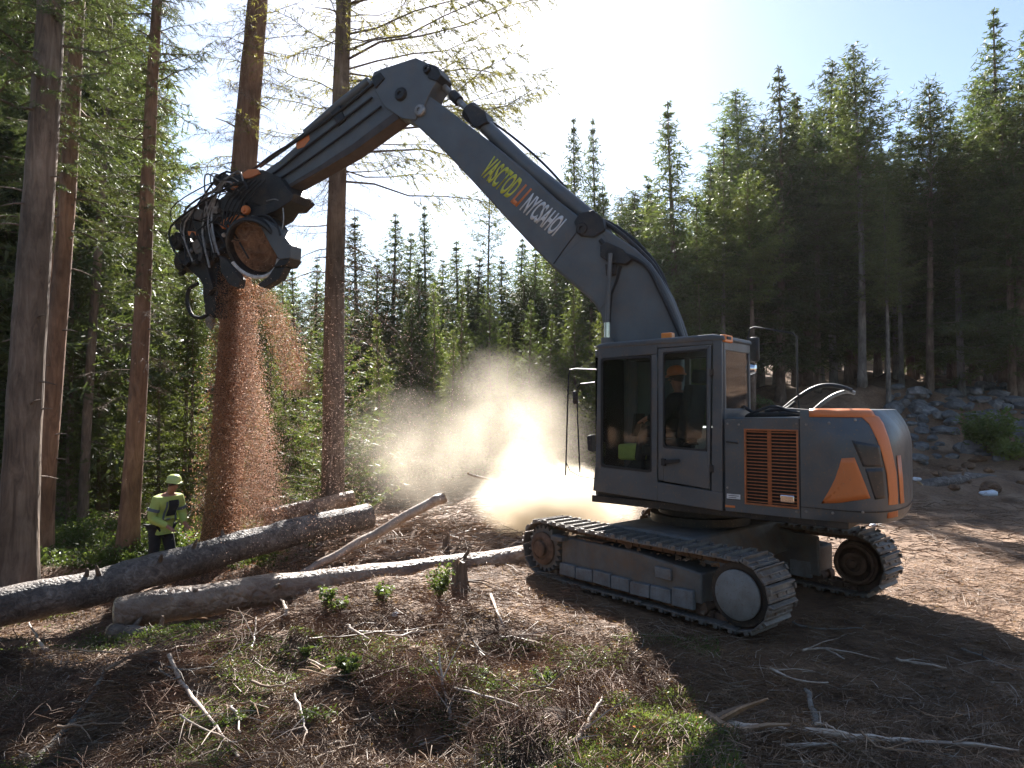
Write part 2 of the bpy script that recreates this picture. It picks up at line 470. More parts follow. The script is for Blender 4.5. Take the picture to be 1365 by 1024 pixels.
# ------------------------------------------------------------------ ground
def make_ground():
    def axis(a, b, fine0, fine1, step, grow):
        xs = list(np.arange(fine0, fine1, step)); s = step; x = fine1
        while x < b: xs.append(x); s *= grow; x += s
        xs.append(b); s = step; x = fine0 - s; pre = []
        while x > a: pre.append(x); s *= grow; x -= s
        pre.append(a)
        return np.array(pre[::-1] + xs)
    xs = axis(-400, 400, -7, 9, .06, 1.05); ys = axis(-60, 900, 2.5, 14, .06, 1.04)
    X, Y = np.meshgrid(xs, ys); Z = G(X, Y)
    Z = Z + .03 * fbm(X * 6, Y * 6, 55, 2) * sm((16 - Y) / 6)
    V = np.stack([X, Y, Z], -1).reshape(-1, 3)
    nx = len(xs); ny = len(ys)
    i = (np.arange(ny - 1)[:, None] * nx + np.arange(nx - 1)[None]).ravel()
    F = np.stack([i, i + 1, i + nx + 1, i + nx], -1)
    o = link(bpy.data.objects.new('ground', mesh_np('ground', V, F, M['ground'])))
    tag(o, 'rough brown clearing floor of churned soil and slash', kind='structure')
make_ground()

# ------------------------------------------------------------------ conifers
def norm(a): return a / (np.linalg.norm(a, axis=-1, keepdims=True) + 1e-9)

def crown_mesh(name, seed, H, cb, Rr, nb, shape, el=(30, -12), droop=.25, lift=.15, twig_step=.12, twig_len=.5,
               hang=.25, blade=.12, bw=.03, bstep=.06, mats=None, clump=None, wood_r=.011, lean=0., az0=None, nz_top=.99, tufts=False, trunk_fn=None, tw=.006, whorl=0, top_tw=.35):
    g = np.random.default_rng(seed)
    Vs = []; Fs = []; mi = []; nv = 0
    for i in range(nb):
        t = (i + g.random()) / nb
        t = t ** .9
        z = cb + (H * nz_top - cb) * t
        if whorl: z = max(cb, round(z / whorl) * whorl + g.normal(0, whorl * .09))
        L = Rr * shape(t) * g.uniform(.6, 1.2)
        if clump is not None and g.random() < clump: L *= g.uniform(.35, .7)
        if L < .08: L = .08
        a = i * 2.39996 + g.normal(0, .35) if az0 is None else az0[0] + g.uniform(-az0[1], az0[1])
        e = R(el[1] + (el[0] - el[1]) * t ** 1.3 + g.normal(0, 6))
        out = np.array([math.cos(a), math.sin(a), 0.]); side = np.array([-math.sin(a), math.cos(a), 0.])
        dr = droop * g.uniform(.6, 1.4) * (1 - .6 * t); lf = lift * g.uniform(.5, 1.5)
        wob = g.normal(0, .05)
        bx, by = trunk_fn(z) if trunk_fn else (0, 0)
        base = np.array([bx, by, z])
        def P(s):
            s = np.asarray(s)[:, None]
            return base + out * L * s * math.cos(e) + np.array([0, 0, 1.]) * L * (s * math.sin(e) - dr * s ** 2 + lf * s ** 3) + side * L * wob * np.sin(s * 4) + np.array([0, 0, 1.]) * L * .02 * np.sin(s * 11 + i)
        # wood, 3 sided
        ss = np.linspace(0, 1, 6); pts = P(ss); r = (wood_r * (.4 + L)) * (1 - ss * .88)
        an = np.arange(3) * 2 * PI / 3
        ring = pts[:, None, :] + r[:, None, None] * (np.cos(an)[None, :, None] * side + np.sin(an)[None, :, None] * np.array([0, 0, 1.]))
        V = ring.reshape(-1, 3)
        k = np.arange(5)[:, None] * 3; j = np.arange(3)[None]; j2 = (j + 1) % 3
        q = np.stack([k + j, k + j2, k + 3 + j2, k + 3 + j], -1).reshape(-1, 4)
        tr = np.concatenate([q[:, [0, 1, 2]], q[:, [0, 2, 3]]]) + nv
        Vs.append(V); Fs.append(tr); mi.append(np.zeros(len(tr), int)); nv += len(V)
        # twigs
        nt_ = max(3, int(L / twig_step))
        s0 = .12 if not tufts else .45
        s = np.repeat(np.linspace(s0, 1, nt_), 2) + g.normal(0, .5 / nt_, nt_ * 2)
        s = np.clip(s, .05, 1)
        sg = np.tile([1., -1.], nt_)
        tl = twig_len * (1.05 - .72 * s) * min(1, top_tw + L / (Rr + .01)) * g.uniform(.55, 1.2, len(s))
        o0 = P(s)
        td = norm(side * sg[:, None] * g.uniform(.4, 1, (len(s), 1)) + out * g.uniform(.3, .9, (len(s), 1)) + np.array([0, 0, 1.]) * (-hang + g.normal(0, .22, (len(s), 1))))
        # thin twig wood as a sliver
        wv = np.cross(td, np.array([0, 0, 1.])); wv = norm(wv) * tw
        sagv = np.array([0, 0, -1.]) * (hang * .35) * tl[:, None]
        jw = norm(np.cross(td, g.normal(0, 1, td.shape))) * (tl[:, None] * .08)
        m1 = o0 + td * tl[:, None] * .5 + sagv * .25 + jw
        V = np.stack([o0 - wv, o0 + wv, m1 + wv * .7, m1 - wv * .7, o0 + td * tl[:, None] + sagv], 1).reshape(-1, 3)
        b5 = np.arange(len(s))[:, None] * 5 + nv
        tr = np.concatenate([b5 + np.array([0, 1, 2]), b5 + np.array([0, 2, 3]), b5 + np.array([3, 2, 4])])
        Vs.append(V); Fs.append(tr); mi.append(np.zeros(len(tr), int)); nv += len(V)
        # needles
        cnt = np.maximum(2, (tl / bstep).astype(int))
        idx = np.repeat(np.arange(len(s)), cnt)
        u = g.random(len(idx)); 
        if tufts: u = .35 + .65 * u
        p = o0[idx] + td[idx] * (tl[idx] * u)[:, None] + sagv[idx] * (u ** 2)[:, None] + jw[idx] * (4 * u * (1 - u))[:, None]
        d = norm(td[idx] * .75 + g.normal(0, .55, (len(idx), 3)))
        w = norm(np.cross(d, g.normal(0, 1, (len(idx), 3)))) * (bw * g.uniform(.6, 1.2, (len(idx), 1)))
        bl = blade * g.uniform(.6, 1.3, (len(idx), 1)) * (min(1, .4 + L) if whorl else 1)
        V = np.stack([p - w * .5, p + w * .5, p + d * bl + w * .15, p + d * bl - w * .15], 1).reshape(-1, 3) if bw > .02 else np.stack([p - w * .5, p + w * .5, p + d * bl], 1).reshape(-1, 3)
        if bw > .02:
            b4 = np.arange(len(idx))[:, None] * 4 + nv
            tr = np.concatenate([b4 + np.array([0, 1, 2]), b4 + np.array([0, 2, 3])])
        else:
            tr = np.arange(len(V)).reshape(-1, 3) + nv
        Vs.append(V); Fs.append(tr); mi.append(np.ones(len(tr), int)); nv += len(V)
    return mesh_np(name, np.concatenate(Vs), np.concatenate(Fs), mats, np.concatenate(mi), smooth=False)

def trunk_mesh(name, seed, H, r0, r1, m, n=10, rings=22, bend=.15, flare=.35, stubs=14, stub_z=(.5, 8), stub_len=.5):
    g = np.random.default_rng(seed)
    ph = g.uniform(0, 6, 2)
    def c(z): 
        t = z / H
        return bend * math.sin(t * 3 + ph[0]) * t, bend * math.sin(t * 2.4 + ph[1]) * t
    mb = MB(); pts = []; rad = []
    for i in range(rings + 1):
        z = H * (i / rings) ** 1.25 - .25 * (i == 0)
        x, y = c(max(z, 0)); pts.append((x, y, z))
        t = max(z, 0) / H
        rad.append((r0 + (r1 - r0) * t) * (1 + flare * math.exp(-max(z, 0) / .35)) * (1 + g.normal(0, .02)))
    mb.tube(pts, rad, n)
    for i in range(stubs):
        z = g.uniform(*stub_z); a = g.uniform(0, 2 * PI); L = stub_len * g.uniform(.3, 1.3)
        x, y = c(z); r = r0 + (r1 - r0) * z / H
        d = Vector((math.cos(a), math.sin(a), g.uniform(-.35, .15)))
        b = Vector((x, y, z)) + d * r * .7
        p1 = b + d * L * .5; p2 = b + d * L + Vector((0, 0, -L * g.uniform(0, .35)))
        mb.tube([b, p1, p2], [.013, .009, .004], 4)
    me = bpy.data.meshes.new(name)
    me.from_pydata(mb.v, [], mb.f); me.materials.append(m)
    me.polygons.foreach_set('use_smooth', [True] * len(me.polygons))
    me.update()
    return me, c

cone = lambda p: (lambda t: (1 - t) ** p * (0.7 + .3 * min(1, t * 6)) + .015)
dome = lambda t: (max(0., 1 - (2 * t - .75) ** 2 / 1.65)) ** .7 * .95 + .05
NB = [M['bark_grey'], M['needle']]
NL = [M['bark_grey'], M['needle_light']]
NP = [M['bark_grey'], M['needle_pine']]
NG = [M['bark_grey'], M['needle_gold']]
P = {}
def proto(key, H, tr, cr):
    me, c = trunk_mesh('trunk', tr.pop('seed'), H, **tr)
    P[key] = (H, me, crown_mesh(H=H, trunk_fn=c, **cr))
# full spruces, unit height 14 m
for q, (sd_, rr, pw) in enumerate(((11, 2.9, .85), (12, 2.3, .8), (13, 3.2, .95))):
    proto('spruce%d' % q, 14, dict(seed=sd_, r0=.17, r1=.015, m=M['bark_grey'], stubs=0),
          dict(name='crown', seed=sd_, cb=1.6, Rr=rr, nb=300, shape=cone(pw), el=(40, -14), droop=.24, lift=.22, twig_step=.17, twig_len=.95,
               hang=.28, blade=.19, bw=.05, bstep=.058, mats=NB, clump=.3, whorl=.42, top_tw=.1))
# tall trees with a bare stem below the crown, 15 m
for q, (sd_, rr, cb) in enumerate(((21, 2.3, 6.2), (22, 2.7, 7.4), (23, 2.1, 6.8))):
    proto('tall%d' % q, 15, dict(seed=sd_, r0=.15, r1=.02, m=M['bark_pale'] if q != 1 else M['bark_grey'], stubs=22, stub_z=(2, 8), stub_len=.7),
          dict(name='crown', seed=sd_, cb=cb, Rr=rr, nb=200, whorl=.4, top_tw=.16, shape=(lambda t: (1 - t) ** .6 * (.5 + .5 * min(1, t * 3)) + .03), el=(50, -8), droop=.17, lift=.25, twig_step=.16, twig_len=.85,
               hang=.15, blade=.18, bw=.048, bstep=.055, mats=NP if q == 1 else NB, clump=.35))
# young light green spruces, 7 m
for q, (sd_, rr) in enumerate(((31, 1.5), (32, 1.25))):
    proto('young%d' % q, 7, dict(seed=sd_, r0=.08, r1=.01, m=M['bark_grey'], stubs=0, flare=.1),
          dict(name='crown', seed=sd_, cb=.3, Rr=rr * 1.15, nb=210, whorl=.3, top_tw=.12, shape=cone(.85), el=(50, 0), droop=.1, lift=.25, twig_step=.12, twig_len=.5,
               hang=.1, blade=.13, bw=.028, bstep=.05, mats=NL, clump=.2))
# sparse thin pine, 14 m
proto('sparse', 14, dict(seed=41, r0=.13, r1=.02, m=M['bark_grey'], stubs=26, stub_z=(2, 9), stub_len=1.0),
      dict(name='crown', seed=41, cb=5, Rr=1.9, nb=95, shape=dome, el=(40, -8), droop=.2, lift=.25, twig_step=.16, twig_len=.6,
           hang=.1, blade=.13, bw=.03, bstep=.05, mats=NP, clump=.3))

tree_count = 0
CG_ = 'spruces along the far side of the clearing'
KIND = {'spruce0': 'broad dense spruce', 'spruce1': 'narrow spruce', 'spruce2': 'wide skirted spruce', 'tall0': 'pale stemmed conifer', 'tall1': 'bare stemmed bushy conifer', 'tall2': 'slim high crowned conifer',
        'young0': 'full young light green spruce', 'young1': 'slim young light green spruce', 'sparse': 'thin pine'}
PLACES = [(-200, 'past the thickest grey trunk'), (30, 'behind the thickest grey trunk'), (90, 'behind the red brown trunk'), (150, 'left of the worker'), (200, 'above the worker'), (250, 'behind the harvester head'),
          (320, 'behind the sawdust curtain'), (390, 'left of the slim grey trunk'), (450, 'right of the slim grey trunk'), (520, 'above the leaning peeled pole'), (580, 'above the dust plume'), (640, 'under the boom lettering'), (700, 'behind the brightest dust'),
          (750, 'under the boom bend'), (810, 'behind the boom foot'), (870, 'over the roof lamp'), (930, 'over the rear of the cab'), (985, 'over the rear mirror'), (1035, 'over the hood hoops'), (1090, 'over the engine hood'), (1140, 'over the orange top edge'),
          (1190, 'over the counterweight tail'), (1240, 'above the start of the rubble bank'), (1290, 'above the green bush'), (1340, 'above the end of the rubble bank')]
def place_of(u):
    w = PLACES[0][1]
    for a, t in PLACES:
        if u >= a: w = t
    return w
def plant(key, u, top, d, label, group, name='spruce_tree', lean=0, wid=1.0, ground_at=None):
    """a tree whose stem stands at depth d below column u and whose tip reaches the given row"""
    global tree_count
    if group:
        row = 'front row' if d < (28 if u > 820 else 24) else 'second row' if d < 33 else 'third row' if d < 40 else 'back row'
        label = '%s %s, %s, tip %s' % (KIND[key], place_of(u), row, 'high' if top < 120 else 'upper' if top < 230 else 'midway' if top < 340 else 'low')
        if group == CG_: label = 'far ' + label
    H, tm, cm = P[key]
    p = at(u, top, d); g0 = gz(p.x, p.y)
    h = p.z - g0; s = h / H
    o = empty(name, (p.x, p.y, g0), label, 'tree', group)
    sx = s ** .5 * wid if s > 1 else s * wid
    t = link(bpy.data.objects.new('trunk', tm)); t.parent = o
    c = link(bpy.data.objects.new('crown', cm)); c.parent = o
    o.scale = (sx, sx, s); o.rotation_euler = (random.uniform(-.015, .015), lean, random.uniform(0, 6.28))
    tree_count += 1
    return o

RG, RL = 'tall trees of the stand behind the machine', 'tall conifer in the dense stand on the rising ground behind the excavator'
right = [  # u, top, depth, key, label
    (900, 135, 27, 'spruce1', 'slim pointed spruce just right of the boom bend, standing clear of its neighbours'),
    (1035, 92, 28, 'spruce0', 'tall dense conifer above the cab roof with a rounded tip'),
    (1142, 58, 26, 'tall0', 'tallest straight conifer above the engine hood, pale stem and open crown'),
    (1232, 112, 27, 'tall1', 'bare stemmed conifer with a tufted round head standing against the sky gap'),
    (1328, 18, 28, 'spruce2', 'highest pointed spruce near the edge of the stand above the rubble bank'),
]
for u, top, d, k, lb in right: plant(k, u, top, d, lb, None, 'conifer_tree', wid=1.2)
more = [(945, 215, 30, 'spruce0'), (985, 118, 33, 'tall2'), (968, 170, 31, 'spruce2'), (1010, 160, 31, 'tall0'), (1072, 128, 31, 'spruce1'), (1105, 84, 31, 'tall2'),
        (1085, 150, 29, 'tall1'), (1058, 120, 34, 'spruce2'), (1125, 110, 33, 'spruce0'), (1165, 190, 33, 'spruce1'), (1190, 215, 32, 'tall0'), (1262, 150, 32, 'spruce2'),
        (1208, 165, 34, 'spruce0'), (1290, 110, 30, 'spruce0'), (1308, 95, 29, 'tall2'), (1352, 75, 25, 'spruce2'), (1375, 40, 27, 'spruce0'), (1400, 30, 29, 'spruce1'), (1340, 130, 25, 'tall1'),
        (1275, 180, 27, 'tall0'), (860, 235, 33, 'spruce1'), (880, 250, 29, 'spruce2'), (925, 260, 27, 'spruce2'), (845, 262, 37, 'spruce0'), (960, 240, 26, 'tall2'),
        (1000, 230, 25.5, 'tall1'), (1180, 260, 25, 'tall2')]
for u, top, d, k in more: plant(k, u, top, d, RL, RG, 'conifer_tree', wid=random.uniform(1.15, 1.45))
for i in range(62):   # the rows that fill the stand
    u = random.uniform(830, 1420); d = random.uniform(28, 52)
    lim = 250 if u < 960 else 190
    plant(random.choice(['tall0', 'tall1', 'tall2', 'spruce0', 'spruce1', 'tall0', 'tall2']), u, lim + random.uniform(0, 90), d, RL, RG, 'conifer_tree', wid=random.uniform(1.1, 1.4))
for i in range(30):
    plant(random.choice(['tall0', 'tall1', 'spruce0', 'spruce1']), random.uniform(960, 1420), random.uniform(230, 330), random.uniform(50, 66), RL, RG, 'conifer_tree', wid=1.3)
CG, CL = 'spruces along the far side of the clearing', 'pointed spruce in the hazy line of forest beyond the clearing and the dust'
plant('spruce1', 772, 160, 38, 'left one of two close spruces rising together behind the boom', None)
plant('spruce1', 793, 157, 39, 'right one of two close spruces rising together behind the boom', None, wid=.9)
plant('sparse', 650, 245, 33, 'thin open crowned pine seen under the boom lettering', None, 'pine_tree')
plant('spruce1', 570, 275, 33, 'dark narrow spruce, highest of those in the gap below the arm joint', None)
center = [(525, 283, 36, 'spruce1'), (545, 312, 38, 'spruce1'), (500, 345, 35, 'spruce0'), (476, 290, 38, 'spruce1'), (452, 350, 34, 'spruce0'), (592, 345, 37, 'spruce0'),
          (614, 322, 36, 'spruce1'), (632, 345, 32, 'spruce2'), (670, 340, 34, 'spruce0'), (692, 318, 36, 'spruce1'), (712, 330, 33, 'spruce0'), (738, 300, 34, 'spruce2'),
          (760, 235, 40, 'spruce0'), (812, 245, 38, 'spruce1'), (830, 300, 34, 'spruce0'), (735, 240, 42, 'spruce2'), (560, 350, 31, 'spruce0'), (785, 330, 31, 'spruce2'), (420, 345, 37, 'spruce0'), (398, 355, 34, 'spruce1'),
          (375, 350, 38, 'spruce0'), (350, 372, 34, 'spruce1'), (330, 380, 36, 'spruce0'), (230, 390, 30, 'spruce0'), (300, 395, 31, 'spruce2'), (265, 385, 27, 'spruce2')]
for u, top, d, k in center: plant(k, u, top, d, CL, CG, wid=random.uniform(1.35, 1.7))
for i in range(44):
    plant(random.choice(['spruce0', 'spruce1', 'spruce2', 'tall1']), random.uniform(220, 850), random.uniform(345, 430), random.uniform(30, 50), CL, CG, wid=1.55)
YG, YL = 'young light green spruces at the clearing edge', 'young light green spruce standing before the darker forest edge'
for u, top, d, k in [(655, 362, 27, 'young0'), (620, 385, 26, 'young1'), (575, 380, 28, 'young1'), (705, 400, 25, 'young0'), (765, 365, 27, 'young0'), (600, 440, 24, 'young0'), (735, 420, 26, 'young1'), (800, 400, 24, 'young0'),
                     (680, 430, 24, 'young1'), (545, 400, 27, 'young0'), (505, 420, 24, 'young1'), (385, 400, 22, 'young0'), (410, 430, 24, 'young1'), (255, 400, 20, 'young0'), (215, 430, 19, 'young1'),
                     (135, 420, 19, 'young0'), (95, 460, 17, 'young1'), (180, 470, 21, 'young0'), (880, 400, 23, 'young1'), (930, 380, 24, 'young0'), (360, 450, 20, 'young1'), (320, 430, 22, 'young0')]:
    plant(k, u, top, d, YL, YG)
plant('young0', 452, 375, 15.5, 'bright green young spruce right behind the slim trunk left of the dust', None, wid=1.25)

# stand on the left: dense, dark, tops out of the picture
LG, LL = 'trees of the dark wood on the near side', 'tall spruce in the dark wood behind the worker and the big trunks'
for u, top, d, k in [(-40, -300, 17, 'spruce0'), (10, -200, 20, 'tall2'), (55, -250, 22, 'spruce2'), (85, -160, 19, 'tall1'), (120, -100, 23, 'spruce0'), (150, -60, 20, 'tall0'), (175, 0, 25, 'spruce1'), (140, 60, 29, 'spruce2'),
                     (190, 30, 28, 'tall2'), (30, 20, 27, 'spruce1'), (-10, -100, 24, 'spruce2'), (70, 40, 31, 'spruce0'), (105, -220, 18, 'spruce1'), (-80, -300, 19, 'spruce1'), (-110, -200, 23, 'spruce2'),
                     (-60, -50, 29, 'spruce0'), (205, 230, 27, 'spruce1'), (165, 240, 24, 'spruce0'), (-20, 150, 22, 'spruce0'), (-150, -300, 20, 'spruce2'), (45, 190, 24, 'spruce2'), (110, 230, 22, 'spruce1')]:
    plant(k, u, top, d, LL, LG, wid=random.uniform(1.05, 1.3))
for i in range(20):
    plant(random.choice(['tall0', 'tall1', 'tall2', 'spruce1']), random.uniform(-150, 230), random.uniform(100, 380), random.uniform(25, 40), LL, LG)

for i in range(66):     # the wood on the viewer's side of the clearing, mirrored in the cab glass and shading the ground's fill light
    a = R(random.uniform(95, 298)); rr_ = random.uniform(20, 36); px_, py_ = math.sin(a) * rr_, math.cos(a) * rr_ - 1
    k = random.choice(['tall0', 'tall2', 'spruce0', 'spruce1', 'spruce2']); H, tm, cm = P[k]; g0 = gz(px_, py_)
    o = empty('conifer_tree', (px_, py_, g0), 'conifer on the viewer side of the clearing, mirrored in the cab glass', 'tree', 'trees mirrored in the cab glass')
    for nm_, me_ in (('trunk', tm), ('crown', cm)):
        t = link(bpy.data.objects.new(nm_, me_)); t.parent = o
    sc_ = random.uniform(.8, 1.15); o.scale = (sc_ * 1.1, sc_ * 1.1, sc_); o.rotation_euler = (0, 0, random.uniform(0, 6))

# ------------------------------------------------------------------ the big trees at the left, each with its own branches
def big_tree(name, label, base, top, r0, r1, m, branches, extend=3.0, seed=1, stubs=20, cr=None, dead=None):
    """stem from base towards top and on above the picture; branches: list of crown_mesh settings"""
    g = random.Random(seed)
    o = empty(name, base, label, 'tree')
    d = (top - base); L0 = d.length; d.normalize(); tot = L0 + extend
    mb = MB(); pts = []; rad = []
    n = 30
    def cen(l):
        return d * l + Vector((math.sin(l * .55 + seed) * .03, 0, 0)) * min(1, l)
    for i in range(n + 1):
        l = tot * i / n - (.3 if i == 0 else 0)
        pts.append(cen(l)); t = max(l, 0) / L0
        r = r0 + (r1 - r0) * t
        r = max(r, .03)
        rad.append(r * (1 + .3 * math.exp(-max(l, 0) / .3)) * (1 + g.uniform(-.025, .025)))
    mb.tube(pts, rad, 20)
    mb.build('trunk', m, o, smooth=True)
    if stubs:
        for i in range(stubs):
            l = g.uniform(1.5, L0 * .98); a = g.uniform(0, 2 * PI); t = l / L0; r = r0 + (r1 - r0) * t
            dd = Vector((math.cos(a), math.sin(a) * .6, g.uniform(-.3, .25))).normalized()
            b = cen(l) + dd * r * .8; LL_ = g.uniform(.08, .5)
            sb = MB(); sb.tube([b, b + dd * LL_ * .5, b + dd * LL_ + Vector((0, 0, -.1 * LL_))], [.02, .013, .006], 5)
            sb.build('branch_stub', M['bark_grey'], o, smooth=True)
    tf = lambda z: (d.x / d.z * z, d.y / d.z * z)
    for k, b in enumerate(branches):
        b = dict(b)
        me = crown_mesh(H=b.pop('H', tot * d.z * .99), trunk_fn=tf, **{q: w for q, w in b.items() if q != 'dead'})
        c = link(bpy.data.objects.new('crown' if not b.get('dead') else 'dead_branches', me)); c.parent = o
    return o

flat = lambda t: (1 - t * .5)
fine = dict(blade=.075, bw=.011, bstep=.011)
def upper(seed, cb, Rr, nb, mats, **kw):
    b = dict(name='crown', seed=seed, cb=cb, Rr=Rr, nb=nb, shape=flat, el=(30, -8), droop=.22, lift=.12, twig_step=.1, twig_len=.55, hang=.35, mats=mats, clump=.3, wood_r=.012, **fine)
    b.update(kw); return b
def dead(seed, cb, H, Rr, nb, **kw):
    b = dict(name='dead', seed=seed, cb=cb, H=H, Rr=Rr, nb=nb, shape=lambda t: 1, el=(5, -12), droop=.3, lift=.05, twig_step=.1, twig_len=.5, hang=.35, mats=[M['bark_grey'], M['bark_grey']],
             clump=.4, wood_r=.006, blade=.13, bw=.0045, bstep=.035, tw=.0035, dead=True)
    b.update(kw); return b
def foot(u, v, d):
    p = at(u, v, d); p.z = gz(p.x, p.y); return p

big_tree('spruce_tree', 'thick grey trunk nearest the camera at the far edge of the wood', foot(22, 770, 10.6), at(68, -30, 10.6), .27, .185, M['bark_grey'], [upper(101, 7.2, 2.0, 60, NB)], seed=3)
big_tree('spruce_tree', 'reddish brown trunk just right of the thick grey one', foot(55, 740, 13.2), at(108, -30, 13.2), .2, .11, M['bark_red'], [upper(102, 6.4, 2.2, 90, NB)], seed=4, stubs=14)
big_tree('spruce_tree', 'slender reddish trunk hidden low down between the grey trunk and its red neighbour', foot(36, 742, 14), at(96, -30, 15.5), .13, .08, M['bark_red'], [upper(103, 7, 1.8, 40, NB)], seed=5, stubs=6)
big_tree('spruce_tree', 'straight reddish trunk beside the worker in the lime jacket', foot(170, 733, 12.8), at(213, -30, 12.8), .185, .085, M['bark_red'],
         [upper(104, 4.7, 1.55, 110, NB, shape=lambda t: .55 + .45 * t, twig_len=.4), dead(105, 2.5, 5.2, 1.0, 14)], seed=6)
big_tree('spruce_tree', 'big trunk gripped by the harvester head, sheathed in flying sawdust', foot(291, 735, 13.0), at(345, -30, 13.0), .34, .18, M['bark_red'],
         [upper(106, 5.6, 1.7, 40, NG, twig_len=.45, bstep=.03, wood_r=.006), dead(107, 5.0, 11, 1.6, 50)], seed=7, stubs=16)
big_tree('pine_tree', 'slim grey trunk right of the sawdust with long drooping branches over the arm joint', foot(441, 700, 13.6), at(457, -30, 13.6), .235, .145, M['bark_grey'],
         [upper(108, 7.4, 2.5, 60, NG, el=(18, 0), droop=.12, twig_len=.6, bstep=.02, wood_r=.006), dead(109, 4.0, 8.4, 2.0, 46, droop=.4),
          upper(110, 7.0, 3.9, 28, NG, az0=(-.1, .4), el=(14, 2), droop=.12, lift=.12, twig_len=.8, bstep=.010, shape=lambda t: 1, H=11, wood_r=.007, tufts=True, twig_step=.14)], seed=8, stubs=10)
for u, v, d, ut, lb in [(110, 700, 17, 150, 'thin straight trunk in the wood just left of the red trunk by the worker'), (250, 690, 20, 262, 'thin trunk in the shade right behind the worker'),
                        (75, 690, 20, 118, 'distant thin trunk between the two nearest groups of trunks'), (340, 650, 21, 352, 'thin grey trunk in the shade behind the sawdust curtain')]:
    if u in (250, 340):
        plant('tall1', u, 330, d, lb, None)
    else:
        big_tree('spruce_tree', lb, foot(u, v, d), at(ut, -30, d), .12, .07, M['bark_grey'], [upper(int(u), 5.5, 1.5, 60, NB, blade=.14, bw=.03, bstep=.05)], seed=int(u), stubs=8)

# ------------------------------------------------------------------ excavator
class Frame:
    """a local frame: X forward, Y to the machine's left (towards the camera), Z up"""
    def __init__(s, ox, oy, th):
        s.o = Vector((ox, oy, 0)); s.F = Vector((-math.cos(R(th)), math.sin(R(th)), 0)); s.L = Vector((-math.sin(R(th)), -math.cos(R(th)), 0))
    def __call__(s, X, Y, Z): return s.o + s.F * X + s.L * Y + Vector((0, 0, Z))
    def px(s, u, v, Y):
        r = ray(u, v); c = Vector((0, 0, CAM_Z)); t = (Y - (c - s.o).dot(s.L)) / r.dot(s.L)
        p = c + r * t
        return ((p - s.o).dot(s.F), p.z)
    def rot(s): return Matrix((s.F, s.L, (0, 0, 1))).transposed()
    def trace(s, pts, Y): return [s.px(u, v, Y) for u, v in pts]

U = Frame(2.55, 8.91, 40)
T = TT = Frame(2.31, 8.60, 50)
B = Frame(2.55, 8.91, 25)
EXO = Vector((2.40, 8.75, 0))
ex = empty('excavator', EXO, 'dark grey tracked excavator with orange trim and a harvester head on its raised arm', 'excavator')
def part(mb, name, m, parent=ex, **kw): return mb.build(name, m, parent, rel=EXO, **kw)

